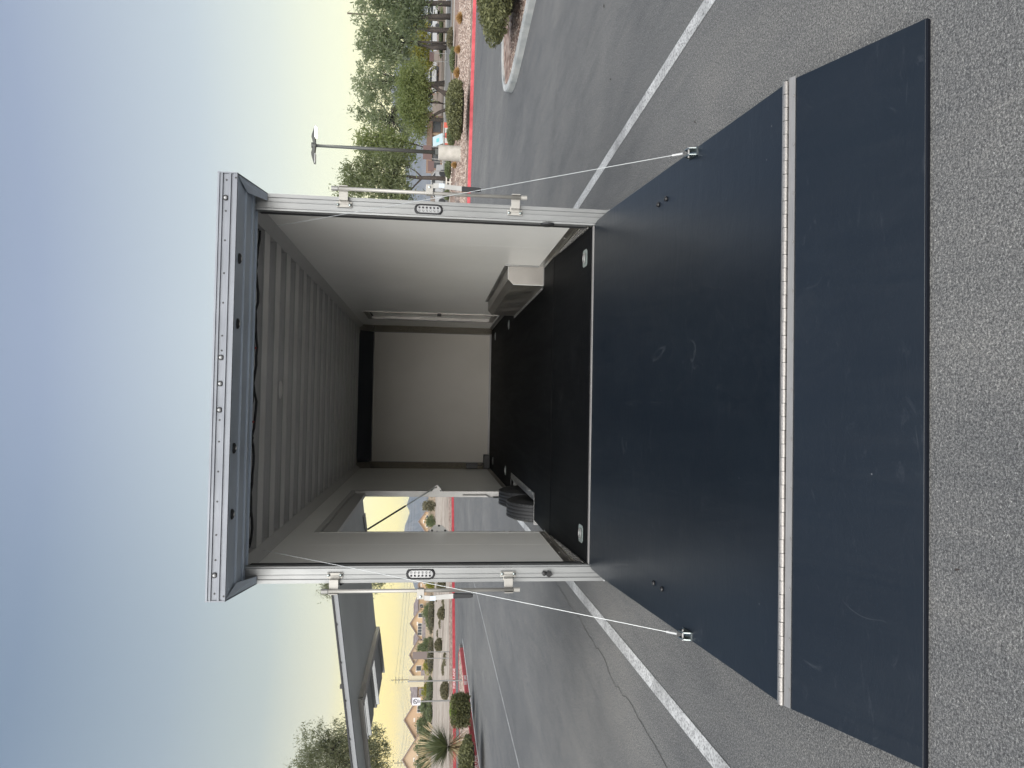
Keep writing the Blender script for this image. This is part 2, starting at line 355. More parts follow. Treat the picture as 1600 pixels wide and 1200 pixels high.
# ---------------------------------------------------------------- ground
KR0, KR1 = Vector((18.35, 28.0)), Vector((10.1, 29.8))         # right red kerb line
tR = (KR0-KR1).normalized(); nR = Vector((-tR.y, tR.x))
if nR.y < 0: nR = -nR
PR = [(0, .15), (14, .33), (24, .5), (50, .93), (66, 1.24), (86, 1.75), (100, 2.0), (200, 3), (600, 6), (2500, 8)]
def prz(v):
    for (a, za), (b, zb) in zip(PR, PR[1:]):
        if v <= b: return za+(zb-za)*max(0, v-a)/(b-a)
    return PR[-1][1]
def gzr(X, Y): return prz((Vector((X, Y))-KR1).dot(nR))
def rp(u, v, dz=0):
    p = KR1+tR*u+nR*v; return (p.x, p.y, prz(v)+dz)
g = MB(); g.add([(-3000, -400, 0), (3000, -400, 0), (3000, 6000, 0), (-3000, 6000, 0)], [(0, 1, 2, 3)])
structure(g, 'road', 'asphalt')
# left far side: desert behind the diagonal red kerb
KL0, KL1 = Vector((-6.5, 44.5)), Vector((-16.3, 34.9)); tL = (KL0-KL1).normalized(); nL = Vector((-tL.y, tL.x))
def lp(u, v, z): p = KL1+tL*u+nL*v; return (p.x, p.y, z)
def strip_sheet(name, m, fn, us, vs, zf):
    b = MB(); nv = len(vs)
    v = [fn(u, w, zf(u, w)) for u in us for w in vs]
    f = [(i*nv+j, i*nv+j+1, (i+1)*nv+j+1, (i+1)*nv+j) for i in range(len(us)-1) for j in range(nv-1)]
    b.add(v, f); return structure(b, name, m)
random.seed(3)
us = [-400, -200, -100, -60]+list(np.arange(-40, 60, 2.0))+[60, 80, 120, 200, 500]
vs = [.14]+list(np.arange(1, 60, 1.5))+[62, 70, 80, 100, 120, 160, 220, 300, 500, 900, 2000]
def lz(u, v):
    if v > 60 or v < 1: return .13
    return .13+.05*(math.sin(v*.55+u*.06)+math.sin(v*1.3+1.7))*min(1, v/8)*min(1, (60-v)/10)+random.uniform(-.02, .04)
strip_sheet('desert_ground', 'desert', lp, us, vs, lz)
strip_sheet('gravel_verge', 'gravel_pink', lp, list(np.arange(-45, 62, 4.0)), [.145, 2.4], lambda u, v: .27 if v > 1 else .155)
# right far side: gravel, walk, lot road, soil
us = [-14, -8]+list(np.arange(0, 120, 6.0))+[150, 250, 500, 1500]
strip_sheet('gravel_bed', 'gravel_pink', lambda u, v, z: rp(u, v), us, [.14, 5, 10, 14, 19, 24, 25], lambda u, v: 0)
strip_sheet('path', 'concrete', lambda u, v, z: rp(u, v), us, [25, 27], lambda u, v: 0)
strip_sheet('soil_bed', 'soil', lambda u, v, z: rp(u, v), us, [27, 31], lambda u, v: 0)
strip_sheet('lot_road', 'tan_asphalt', lambda u, v, z: rp(u, v), us, [31, 40, 49], lambda u, v: 0)
strip_sheet('lot_kerb', 'trim_white', lambda u, v, z: rp(u, v, .0), us, [49, 52], lambda u, v: 0)
strip_sheet('park_ground', 'soil', lambda u, v, z: rp(u, v), us, [52, 58, 66, 76, 86, 93, 100, 150, 200, 400, 600, 2500], lambda u, v: 0)

def kerb(name, label, path, w, h, seg, m, group=None, closed=False, gutter=None):
    """kerbstones laid along a path, each a short stone with a hairline joint; inner side lies to the left"""
    root = empty(name, (*path[0], 0), label, 'kerb', group)
    pts = [Vector(p) for p in path]
    L = [0]
    for a, b in zip(pts, pts[1:]): L.append(L[-1]+(b-a).length)
    def P(s):
        s = max(0, min(L[-1], s))
        for i in range(len(pts)-1):
            if s <= L[i+1]+1e-9: 
                t = (s-L[i])/(L[i+1]-L[i]); return pts[i].lerp(pts[i+1], t)
        return pts[-1]
    def nor(s):
        t = (P(s+.05)-P(s-.05)).normalized(); return Vector((-t.y, t.x))
    s = 0; 
    while s < L[-1]-.05:
        e = min(s+seg, L[-1]); k = max(1, int((e-s)/.35)) if closed else 1
        b = MB(); prof = [(0, -.05), (.018, h-.03), (.035, h), (w, h), (w, -.05)]
        v = []
        for i in range(k+1):
            q = s+.006+(e-s-.012)*i/k; p, n_ = P(q), nor(q)
            v += [(*(p+n_*a), z) for a, z in prof]
        f = [(i*5+j, i*5+(j+1) % 5, (i+1)*5+(j+1) % 5, (i+1)*5+j) for i in range(k) for j in range(5)]+[(0, 1, 2, 3, 4), tuple(range(k*5, k*5+5))]
        b.add(v, f); b.build('kerb_stone', m, root); s = e
    return root
pR = lambda u: KR1+tR*u
kerb('red_kerb', 'long red painted kerb in front of the pink gravel bed at right', [tuple(pR(60)), tuple(pR(-12))][::-1], .15, .15, 3.0, 'kerb_red')
kl = kerb('red_kerb', 'far red painted kerb in front of the desert plot and houses', [tuple(KL1+tL*(-40)), tuple(KL1+tL*60)], .15, .15, 3.0, 'kerb_red')
# left island (red kerb, gravel), its tip points away
isl = [(-11.15, 4), (-11.15, 28.6), (-11.22, 29.3), (-11.42, 29.75), (-11.7, 29.75), (-13.8, 28.0), (-16.6, 25.2), (-24, 18)]
ki = kerb('red_kerb', 'near red painted kerb edging the gravel island at left', isl, .16, .15, 2.4, 'kerb_red')
b = MB(); ring = [(-11.31, 4), (-11.31, 28.5), (-11.45, 29.4), (-13.7, 27.75), (-16.6, 24.9), (-24, 17.5), (-24, 4)]
b.prism(ring, lambda p, t: (p[0], p[1], t), -.02, .115); structure(b, 'gravel_island', 'gravel_grey')
b = MB(); b.add([(-11.14, 4, .004), (-10.95, 4, .004), (-10.95, 28.7, .004), (-11.14, 28.7, .004)], [(0, 1, 2, 3)]); structure(b, 'gutter', 'kerb_concrete')
# right island, grey kerb
irl = [(12.5, -2), (9.2, -2), (7.6, 0), (7.06, 3), (7.02, 7.4), (6.86, 9.4), (6.84, 10.4), (6.98, 11.2), (7.3, 11.9), (7.75, 12.35), (8.3, 12.6), (9.1, 12.75), (12.5, 12.9)]
kerb('grey_kerb', 'grey concrete kerb curving round the clipped shrub island at right', irl[::-1], .17, .14, 1.5, 'kerb_concrete', closed=True)
b = MB(); b.prism([(x+.19 if x < 8 else x, y+(-.2 if y > 12 else 0)) for x, y in irl], lambda p, t: (p[0], p[1], t), -.02, .10); structure(b, 'island_ground', 'gravel_pink')

# painted lines
def line(name, a, b, w, m):
    a, b = Vector(a), Vector(b); n = (b-a).normalized(); n = Vector((-n.y, n.x))*w/2
    q = MB().add([(*(a-n), .004), (*(b-n), .004), (*(b+n), .004), (*(a+n), .004)], [(0, 1, 2, 3)]); return structure(q, name, m)
line('painted_line', (2.62, -4.0), (2.13, 7.0), .115, 'line_paint')
line('painted_line', (-2.09, -3.0), (-2.25, 9.0), .115, 'line_paint')
line('painted_line', (-6.44, 2.0), (-6.58, 22.5), .075, 'line_paint_thin')
# cracks
def crack(pts, w):
    q = MB(); v = []
    random.seed(len(pts)+int(abs(pts[0][0])*10))
    P = []
    for a, b in zip(pts, pts[1:]):
        a, b = Vector(a), Vector(b); k = max(2, int((b-a).length/.10))
        for i in range(k): P.append(a.lerp(b, i/k)+Vector((random.uniform(-.018, .018), random.uniform(-.018, .018))))
    for i, p in enumerate(P):
        t = (P[min(i+1, len(P)-1)]-P[max(i-1, 0)]).normalized(); n = Vector((-t.y, t.x))*w*random.uniform(.35, 1)
        v += [(*(p-n), .003), (*(p+n), .003)]
    q.add(v, [(2*i, 2*i+1, 2*i+3, 2*i+2) for i in range(len(P)-1)]); return structure(q, 'pavement_crack', 'crack')
def gp(x, y):
    v = ray(x, y); p = CAM+v*(-CAM.z/v.z); return (p.x, p.y)
crack([gp(*p) for p in ((866, 905), (884, 935), (905, 965), (921, 995), (943, 1027), (962, 1070), (990, 1105), (1003, 1130), (1022, 1165), (1043, 1200), (1062, 1240))], .006)
crack([gp(*p) for p in ((862, 300), (864, 240), (868, 160), (874, 80), (878, 0))], .006)

def dead_leaf(x, y, a, l, label):
    q = MB(); px_, py_ = gp(x, y); c_, s_ = math.cos(a)*l, math.sin(a)*l
    q.add([(-c_, -s_, .006), (s_*.35, -c_*.35, .012), (c_, s_, .008), (-s_*.35, c_*.35, .014)], [(0, 1, 2, 3)]); q.add([(-c_, -s_, .005), (s_*.35, -c_*.35, .010), (c_, s_, .006), (-s_*.35, c_*.35, .011)], [(3, 2, 1, 0)])
    o = q.build('dead_leaf', 'dead_leaf', loc=(px_, py_, 0)); tag(o, label, 'leaf')
M['dead_leaf'] = mat('dead_leaf', (.035, .028, .025), .8)
dead_leaf(1499, 890, 1.9, .012, 'small dark leaf on the asphalt beyond the ramp flap edge at left')
dead_leaf(945, 9, .3, .03, 'small dark dead leaf on the asphalt near the upper right line')
dead_leaf(955, 124, 1.2, .026, 'dark curled leaf on the open asphalt right of the trailer')
dead_leaf(1088, 190, .2, .014, 'tiny dark leaf on the asphalt beside the right ramp edge')
# stones on the left island and the right gravel
def stones(name, n, fn, s0, s1, label=None):
    v = np.zeros((n, 6, 3)); base = np.array([(1, 0, 0), (0, 1, 0), (-1, 0, 0), (0, -1, 0), (0, 0, .8), (0, 0, -.6)])
    for i in range(n):
        s = rng.uniform(s0, s1)*np.array([rng.uniform(.7, 1.3), rng.uniform(.7, 1.3), rng.uniform(.5, .9)]); a = rng.uniform(0, 6.28)
        q = base*s*rng.uniform(.8, 1.2, (6, 1)); c, s_ = math.cos(a), math.sin(a)
        v[i] = np.stack([q[:, 0]*c-q[:, 1]*s_, q[:, 0]*s_+q[:, 1]*c, q[:, 2]], 1)+fn()
    tri = [(0, 1, 4), (1, 2, 4), (2, 3, 4), (3, 0, 4), (1, 0, 5), (2, 1, 5), (3, 2, 5), (0, 3, 5)]
    b = MB(); b.v = [tuple(p) for p in v.reshape(-1, 3)]; b.f = [tuple(t_+6*i for t_ in t) for i in range(n) for t in tri]
    me = bpy.data.meshes.new(name); me.from_pydata(b.v, [], b.f); me.materials.append(M['stone_pale'])
    o = bpy.data.objects.new(name, me); COL.objects.link(o); return tag(o, kind='stuff', label=label, cat='gravel')
def f1():
    y = rng.uniform(12, 29); x = -11.4-rng.uniform(0, 1)**1.3*min(4.0, max(.2, (29.6-y)*1.2)); return (x, y, .125)
stones('gravel_stones', 9000, f1, .018, .045, 'loose grey and tan gravel stones covering the left island')
def f2():
    u = rng.uniform(-4, 14); v = rng.uniform(.2, 1)**1.6*16; x, y, z = rp(u, v); return (x, y, z+.01)
stones('gravel_stones', 9000, f2, .03, .075, 'loose pink gravel stones behind the red kerb at right')
stones('gravel_stones', 900, lambda: (rng.uniform(7.1, 8.6), rng.uniform(6, 10.8), .11), .012, .03, 'small pale gravel stones round the clipped shrub at right')

# ---------------------------------------------------------------- the trailer
H = 1.295; WI = 1.228; ZF = .645; ZT = .572; TOP = 2.885; LEN = 7.78; DOV = 1.22; ROOF = 2.99
T = empty('enclosed_trailer', (0, 0, 0), 'white and aluminium enclosed car trailer, its rear ramp lowered and side door raised', 'trailer')
def tp(mb, name, m, parent=None, **k): return mb.build(name, m, parent or T, off=(0, 0, 0), **k)
# floor
fl = tp(MB().box(-WI, WI-.002, DOV, LEN+.05, ZF-.03, ZF), 'floor', 'floor_coating') if False else None
b = MB()   # main floor with the left wheel-well cut-out
XW = -1.005; Y0W, Y1W = 2.17, 4.24
for x0, x1, y0, y1 in ((XW, 1.046, DOV, LEN+.05), (-WI, XW, DOV, Y0W), (-WI, XW, Y1W, LEN+.05), (1.046, WI, DOV, 1.80), (1.046, WI, 4.2, LEN+.05)):
    b.box(x0, x1, y0, y1, ZF-.03, ZF)
fl = tp(b, 'floor', 'floor_coating')
b = MB().add([(-1.178, .03, ZT+.012), (1.178, .03, ZT+.012), (1.20, DOV, ZF-.002), (-1.20, DOV, ZF-.002), (-1.178, .03, ZT-.02), (1.178, .03, ZT-.02), (1.20, DOV, ZF-.03), (-1.20, DOV, ZF-.03)], [(0, 1, 2, 3), (7, 6, 5, 4), (0, 4, 5, 1), (1, 5, 6, 2), (2, 6, 7, 3), (3, 7, 4, 0)])
tp(b, 'rear_floor', 'floor_coating')
# wheel-well trim on the left side
b = MB().box(XW-.004, XW+.0, Y0W, Y1W, ZF-.20, ZF+.004).box(XW-.03, XW+.045, Y0W-.0, Y1W, ZF+.001, ZF+.004)
tp(b, 'wheel_well_trim', 'aluminium_trim')
tp(MB().box(-WI-.05, XW, Y1W, Y1W+.004, ZF-.20, ZF+.003), 'wheel_well_end', 'aluminium_trim')
tp(MB().box(-WI-.05, XW, Y0W-.004, Y0W, ZF-.2, ZF+.003), 'wheel_well_end', 'aluminium_trim')
scr = MB().lathe([(.009, 0), (.008, .004), (.0001, .006)], 'z', n=8).mesh('screw_head', 'hinge_metal')
for i in range(9): share('screw', scr, T, (XW+.03, Y0W+.1+i*.23, ZF+.004))
# tread plate fillers beside the rear floor
for s in (-1, 1):
    b = MB().add([(s*WI, .03, ZF), (s*WI, DOV, ZF), (s*1.19, .03, ZF-.006), (s*1.20, DOV, ZF-.001), (s*1.179, .03, ZT+.014), (s*1.20, DOV, ZF-.002)], [(0, 1, 3, 2), (2, 3, 5, 4)])
    tp(b, 'tread_plate_filler', 'tread_plate_side')
    q = MB()
    for rr_, off_ in ((.25, 0), (.5, .5), (.75, 0)):
        for k in range(34):
            y = .06+(k+off_)*.034
            if y > DOV-.06: continue
            z0_, z1_ = ZF-.006*(1-y/DOV), ZT+.014+(ZF-ZT-.016)*y/DOV; x0_, x1_ = 1.19+.01*y/DOV, 1.179+.021*y/DOV
            if z0_-z1_ < .012: continue
            zz = z0_+(z1_-z0_)*rr_; xx = x0_+(x1_-x0_)*rr_; e_ = .006 if k % 2 else -.006
            q.obox((s*(xx-.001), y, zz), (s*.0016, 0, 0), (0, .008, e_*.6), (0, 0, .0022))
    o = tp(q, 'tread_bars', 'hinge_metal'); o['kind'] = 'stuff'
    # bottom wall trim, in lengths
    cuts = [(.03, 1.5), (1.5, 1.76), (4.26, 6.0), (6.0, LEN)] if s > 0 else [(.03, 1.2), (1.2, 1.50), (4.72, 6.2), (6.2, LEN)]
    for y0, y1 in cuts:
        b = MB().box(s*(WI-.006), s*(WI-.0015), y0+.002, y1-.002, ZF+.001, ZF+.05).box(s*(WI-.022), s*(WI-.0015), y0+.002, y1-.002, ZF+.001, ZF+.005)
        tr = tp(b, 'base_trim', 'aluminium_trim' if s > 0 and y0 > 1 else 'aluminium_sheet')
        yy = y0+.15
        sm = MB().lathe([(.007, 0), (.006, -.003), (.0001, -.004)], 'x', n=8).mesh('rivet', 'hinge_metal') if s > 0 else MB().lathe([(.007, 0), (.006, .003), (.0001, .004)], 'x', n=8).mesh('rivet', 'hinge_metal')
        while yy < y1-.05: share('rivet', sm, T, (s*(WI-.0065), yy, ZF+.028)); yy += .40
# wall panels (interior lining), 1.22 m wide with joints
DY0, DY1, DZ1 = 1.52, 4.42, 2.62      # left side opening
MY0, MY1, MZ0, MZ1 = 5.72, 6.55, .76, 2.66   # right personnel door
def wall_panels(s):
    ys = [.03, 1.0, 2.2, 3.41, 4.62, 5.83, 7.04, LEN-.17] if s > 0 else [.03, .94, 2.2, 3.41, 4.66, 5.85, 7.04, LEN-.17]
    for a, c in zip(ys, ys[1:]):
        a += .0015; c -= .0015; b = MB()
        holes = [(MY0, MY1, MZ0, MZ1)] if s > 0 else [(DY0-.033, DY1+.058, ZF, DZ1+.048)]
        parts = [(a, c, ZF+.002, 2.862)]
        for h0, h1, hz0, hz1 in holes:
            np_ = []
            for (p, q, z0, z1) in parts:
                if q <= h0 or p >= h1: np_.append((p, q, z0, z1)); continue
                if p < h0: np_.append((p, h0, z0, z1))
                if q > h1: np_.append((h1, q, z0, z1))
                p2, q2 = max(p, h0), min(q, h1)
                if z1 > hz1: np_.append((p2, q2, hz1, z1))
                if hz0 > z0+.01: np_.append((p2, q2, z0, hz0))
            parts = np_
        for p, q, z0, z1 in parts: b.box(s*WI, s*(WI+.006), p, q, z0, z1)
        tp(b, 'wall_panel', 'wall_panel')
    # dark backing behind the joints
    for (p, q, z0, z1) in ([(.03, MY0, ZF, 2.88), (MY1, LEN, ZF, 2.88), (MY0, MY1, MZ1, 2.88)] if s > 0 else [(.03, DY0-.036, .35, 2.88), (DY1+.062, LEN, .35, 2.88), (DY0-.036, DY1+.062, DZ1+.052, 2.88)]):
        b = MB().box(s*(WI+.0075), s*(H-.006), p, q, z0, z1); tp(b, 'side_wall', 'wall_panel')
for s in (-1, 1):
    wall_panels(s)
    # outer skirt and body rail
    if s > 0: tp(MB().box(H-.05, H-.008, .1, 1.6, .34, ZF-.002), 'skirt', 'aluminium_post')
    tp(MB().box(s*(H-.045), s*(H-.008), 4.5, 8.0, .34, ZF-.002), 'skirt', 'aluminium_post')
    tp(MB().box(s*(H-.05), s*(H-.004), .1, 7.9, 2.885, 3.0), 'roof_rail', 'aluminium_post', bevel=.01)
    # cove between wall and ceiling
    v = [(s*(WI-.001), .09, 2.858), (s*(WI-.001), LEN, 2.858), (s*1.168, LEN, 2.932), (s*1.168, .09, 2.932), (s*1.168, LEN, 2.985), (s*1.168, .09, 2.985)]
    tp(MB().add(v, [(0, 1, 2, 3), (3, 2, 4, 5)]), 'ceiling_cove', 'cove_panel')
# roof and bows
tp(MB().box(-H+.05, H-.05, .0, LEN+.1, ROOF-.004, ROOF+.006), 'roof', 'roof_sheet')
b = MB(); prof = [(-.085, ROOF-.003), (-.083, 2.934), (-.088, 2.926), (-.07, 2.928), (.07, 2.928), (.088, 2.926), (.083, 2.934), (.085, ROOF-.003)]
b.prism(prof, lambda p, t: (t, p[0], p[1]), -1.165, 1.165); bow = b.mesh('roof_bow', 'bow_metal')
lit_edge = MB().box(-1.164, 1.164, -.0925, -.0885, 2.924, 2.936).mesh('bow_lit_edge', 'frame_grey')  # pale strip: bright lit edge of each bow put into the colour
gap = MB().box(-1.164, 1.164, -.0835, -.0795, 2.9265, 2.9285).mesh('bow_shade_line', 'black_rubber')  # black strip: dark shade line beside each bow put into the colour
for k in range(18):
    bo = share('roof_bow', bow, T, (0, .60+.406*k, 0)); share('bow_lit_edge', lit_edge, bo, (0, 0, 0)); share('bow_shade_line', gap, bo, (0, .172, 0))
for x, y in ((0, 1.22), (0, 6.26)):
    tp(MB().lathe([(.001, 0), (.035, -.003), (.075 if y < 2 else .05, 0), (.075 if y < 2 else .05, .004)], 'z', (x, y, 2.9265), 20), 'dome_light', 'bow_metal', smooth=True)
# wiring in the rear header recess
random.seed(5)
for yy, r in ((.22, .006), (.27, .005), (.33, .009)):
    pts = []
    for i in range(36):
        x = -1.12+i*2.24/35; pts.append((x, yy+random.uniform(-.02, .02), 2.945-.02*abs(math.sin(i*.5+yy*20))-.012*random.random()))
    tp(MB().tube(pts, r, 6), 'wiring', 'black_plastic', smooth=True)
for x in (-.24, .28): tp(MB().box(x-.007, x+.007, .28, .31, 2.918, 2.93), 'wire_clip', 'red_plastic')
# front wall, corner plates, top cove
tp(MB().box(-1.13, 1.13, LEN, LEN+.02, ZF+.012, 2.685), 'front_wall_panel', 'front_panel')
b = MB().box(-1.15, 1.15, LEN-.012, LEN+.001, ZF, ZF+.03); tp(b, 'front_base_trim', 'hinge_metal')
for s in (-1, 1):
    b = MB().add([(s*WI, LEN-.17, ZF), (s*1.12, LEN+.01, ZF), (s*1.12, LEN+.01, 2.80), (s*WI, LEN-.17, 2.86)], [(0, 1, 2, 3)])
    tp(b, 'corner_tread_plate', 'tread_plate')
    b = MB().box(s*1.12, s*1.14, LEN-.006, LEN+.004, ZF+.02, 2.69); tp(b, 'corner_edge_trim', 'hinge_metal')
tp(MB().box(-1.12, 1.12, LEN-.006, LEN+.002, 2.680, 2.694), 'top_edge_trim', 'tread_plate_side')
b = MB().add([(-1.13, LEN+.005, 2.69), (1.13, LEN+.005, 2.69), (1.17, LEN-.25, 2.985), (-1.17, LEN-.25, 2.985)], [(0, 1, 2, 3)])
tp(b, 'front_cove_plate', 'tread_plate_top')
for s in (-1, 1): tp(MB().add([(s*1.13, LEN+.004, 2.69), (s*WI, LEN-.17, 2.69), (s*WI, LEN-.25, 2.95), (s*1.0, LEN-.10, 2.86), (s*1.0, LEN-.255, 2.985), (s*1.17, LEN-.30, 2.985)], [(0, 1, 2), (0, 2, 3), (3, 2, 5, 4)]), 'cove_cheek', 'aluminium_sheet')
tp(MB().box(-H+.004, H-.004, LEN+.03, LEN+.10, .35, 2.99), 'front_wall', 'wall_panel')
# battery boxes in the front left corner
bb = tp(MB().box(-1.22, -.98, LEN-.22, LEN-.03, ZF+.001, ZF+.11), 'battery_box', 'black_plastic', bevel=.008)
tp(MB().box(-1.215, -1.12, LEN-.26, LEN-.19, .86, 1.06), 'control_box', 'black_plastic', bevel=.008)
tp(MB().tube([(-1.17, LEN-.22, .86), (-1.16, LEN-.2, .80), (-1.12, LEN-.15, .74)], .008, 6), 'power_lead', 'black_plastic')
# inside wheel box on the right
XB = 1.046; bz = .985; wy0, wy1 = 1.80, 4.20
b = MB(); pr = [(WI-.002, ZF+.002), (XB, ZF+.002), (XB, bz-.05), (XB+.05, bz), (WI-.002, bz)]
b.prism(pr, lambda p, t: (p[0], t, p[1]), wy0, wy1); wb = tp(b, 'wheel_box', 'aluminium_sheet', bevel=.001)
tp(MB().box(XB-.002, XB+.004, wy0-.003, wy0+.012, ZF+.005, bz-.05), 'wheel_box_edge', 'frame_grey', wb); tp(MB().box(XB+.05, WI-.013, wy0-.003, wy0+.012, bz-.002, bz+.0025), 'wheel_box_edge', 'frame_grey', wb)
b = MB().box(WI-.012, WI-.0025, wy0-.03, wy1+.03, bz+.002, bz+.035); tp(b, 'wheel_box_flange', 'aluminium_trim', wb)
b = MB().box(WI-.012, WI-.0025, wy0-.03, wy0-.003, ZF+.05, bz+.002); tp(b, 'wheel_box_flange', 'aluminium_trim', wb)
b = MB().box(XB-.03, XB-.003, wy0-.03, wy1+.03, ZF+.001, ZF+.006).box(XB-.03, WI-.01, wy0-.03, wy0-.002, ZF+.001, ZF+.006); tp(b, 'wheel_box_flange', 'hinge_metal', wb)
for i in range(9): share('screw', scr, wb, (XB-.018, wy0+.1+i*.28, ZF+.006))
# personnel door on the right wall
pd = tp(MB().box(WI+.03, WI+.05, MY0+.03, MY1-.03, MZ0+.03, MZ1-.03), 'side_door', 'wall_panel')
for bx in ((MY0-.03, MY0+.03, MZ0-.03, MZ1+.03), (MY1-.03, MY1+.03, MZ0-.03, MZ1+.03), (MY0+.03, MY1-.03, MZ1-.03, MZ1+.03), (MY0+.03, MY1-.03, MZ0-.03, MZ0+.03)):
    tp(MB().box(WI-.012, WI+.03, *bx), 'door_frame', 'aluminium_sheet', pd)
tp(MB().box(WI+.022, WI+.034, MY0+.03, MY0+.05, MZ0+.03, MZ1-.03), 'door_seal', 'black_rubber', pd)
tp(MB().box(WI+.022, WI+.034, MY0+.05, MY1-.03, MZ1-.05, MZ1-.03), 'door_seal', 'black_rubber', pd)
tp(MB().box(WI-.035, WI+.01, MY0-.03, MY0+.08, 1.56, 1.62), 'door_latch', 'black_plastic', pd, bevel=.006)
tp(MB().tube([(WI-.02, MY1-.1, MZ1-.2), (WI-.03, MY1-.1, 1.2), (WI-.02, MY1-.1, MZ0+.3)], .008, 6), 'lock_rod', 'hinge_metal', pd)
# left opening: frame
for nm, bx in (('door_jamb', (-H-.004, -WI+.004, DY0-.035, DY0, .42, DZ1)), ('door_jamb', (-H-.004, -WI+.004, DY1, DY1+.06, ZF+.001, DZ1)), ('door_head', (-H-.004, -WI+.004, DY0-.035, DY1+.06, DZ1, DZ1+.05))):
    tp(MB().box(*bx), nm, 'frame_grey', bevel=.003)
tp(MB().box(-H-.012, -H-.002, DY0-.012, DY0+.012, .45, 2.45), 'jamb_seal', 'black_rubber')
tp(MB().box(-1.300, -1.252, DY0, DY1, 2.49, DZ1-.001), 'door_hinge', 'frame_grey')
for yy, pts in ((DY1-.004, [(0, 1.52), (.03, 1.53), (.078, 1.575), (.080, 1.59), (.070, 1.60), (.0, 1.70)]), (DY0-.002, [(0, 1.50), (.012, 1.515), (.055, 1.56), (.062, 1.60), (.055, 1.635), (.012, 1.67), (0, 1.68)])):     # strut plates standing inward
    pl = tp(MB().prism([(-WI-.02, pts[0][1])]+[(-WI+.002+a_, z_) for a_, z_ in pts]+[(-WI-.02, pts[-1][1])], lambda p, t: (p[0], t, p[1]), yy-.005, yy), 'strut_bracket', 'frame_grey')
    for q in ((.012, 1.535), (.012, 1.65), (.055, 1.59)): tp(MB().lathe([(.010, 0), (.008, -.005), (.001, -.006)], 'y', (-WI+q[0], yy-.005, q[1]), 8), 'bolt', 'black_plastic', pl)
# latch lever visible on the front jamb
tp(MB().tube([(-1.27, DY1-.005, 1.25), (-1.27, DY1-.015, .95), (-1.29, DY1-.06, .90), (-1.29, DY1-.06, .86)], .010, 6), 'latch_rod', 'hinge_metal')
tp(MB().tube([(-1.29, DY1-.06, .86), (-1.29, DY1-.06, .72)], .012, 6), 'latch_grip', 'black_plastic')
for z in (1.0, 1.3, .62, .95, 1.6): tp(MB().box(-WI, -WI+.012, DY0-.03, DY0-.012, z, z+.012), 'rivet', 'hinge_metal')
# raised escape door, hinged along the roof
SL = .137
def dz(x): return 2.52-SL*(abs(x)-1.3)
def slab(poly, th, lift=0): return MB().prism(poly, lambda p, t: (p[0], p[1], dz(p[0])+t), lift, lift+th)
ed = tp(slab([(-1.29, DY0+.01), (-1.29, DY1-.02), (-2.93, DY1-.2), (-2.93, 2.04), (-3.78, 2.04), (-3.78, DY0+.01)], .035), 'escape_door', 'door_skin')
tp(slab([(-1.29, DY0-.03), (-1.29, DY0+.009), (-3.78, DY0+.009), (-3.78, DY0-.03)], .038, -.004), 'door_edge', 'edge_grey', ed)
tp(slab([(-1.29, DY0-.04), (-1.29, DY0+.02), (-3.78, DY0+.02), (-3.78, DY0-.04)], .014, .036), 'door_edge', 'black_rubber', ed)
for i in range(6): tp(MB().box(-1.7-i*.33, -1.685-i*.33, DY0-.042, DY0-.03, dz(1.7+i*.33)+.03, dz(1.7+i*.33)+.045), 'screw', 'black_rubber', ed)
tp(slab([(-2.88, 2.04), (-2.88, DY1-.2), (-2.95, DY1-.2), (-2.95, 2.04)], .05, -.045), 'cross_member', 'aluminium_sheet', ed)
tp(slab([(-2.88, 2.0), (-2.88, 2.06), (-3.76, 2.06), (-3.76, 2.0)], .05, -.04), 'cross_member', 'aluminium_sheet', ed)
def fenderpiece(y0, y1, x1, drop):
    poly = [(-2.955, y0), (-2.955, y1), (x1+.05, y1), (x1, y1-.06), (x1, y0+.05), (x1+.05, y0)]
    p = tp(slab(poly, .03, -.01), 'fender_panel', 'aluminium_post', ed, bevel=.006)
    tp(slab([(-2.955, y1-.03), (-2.955, y1), (x1+.06, y1), (x1+.06, y1-.03)], drop, -drop-.012), 'fender_lip', 'aluminium_trim', ed)
    tp(slab([(-2.955, y0), (-2.955, y0+.03), (x1+.06, y0+.03), (x1+.06, y0)], drop, -drop-.012), 'fender_lip', 'aluminium_post', ed)
fenderpiece(3.25, 4.22, -3.50, .035); fenderpiece(2.35, 3.02, -3.43, .03)
tp(MB().box(-2.58, -2.55, 1.50, 1.53, dz(2.55)+.045, dz(2.55)+.068).box(-2.54, -2.52, 1.5, 1.53, dz(2.5)+.03, dz(2.5)+.05), 'door_catch', 'black_plastic', ed)
tp(slab([(-1.5, DY1-.30), (-1.5, DY1-.02), (-1.72, DY1-.02), (-1.74, DY1-.2)], .01, -.012), 'strut_plate', 'hinge_metal', ed)
for i in (0, 1): tp(slab([(-1.45-.1*i, 1.9+.4*i), (-1.45-.1*i, 2.3+.4*i), (-1.47-.1*i, 2.3+.4*i), (-1.47-.1*i, 1.9+.4*i)], .012, -.014), 'door_handle', 'black_plastic', ed)
# gas struts
for p0, p1 in (((-WI+.062, DY1-.015, 1.59), (-1.70, DY1-.08, 2.445)), ((-WI+.05, DY0+.008, 1.60), (-1.70, DY0+.05, 2.445))):
    p0, p1 = Vector(p0), Vector(p1); mid = p0.lerp(p1, .45)
    st = tp(MB().tube([p0, mid], .006, 8), 'gas_strut', 'steel_zinc', smooth=True)
    tp(MB().tube([mid, p1], .011, 8), 'strut_cylinder', 'black_plastic', st, smooth=True)

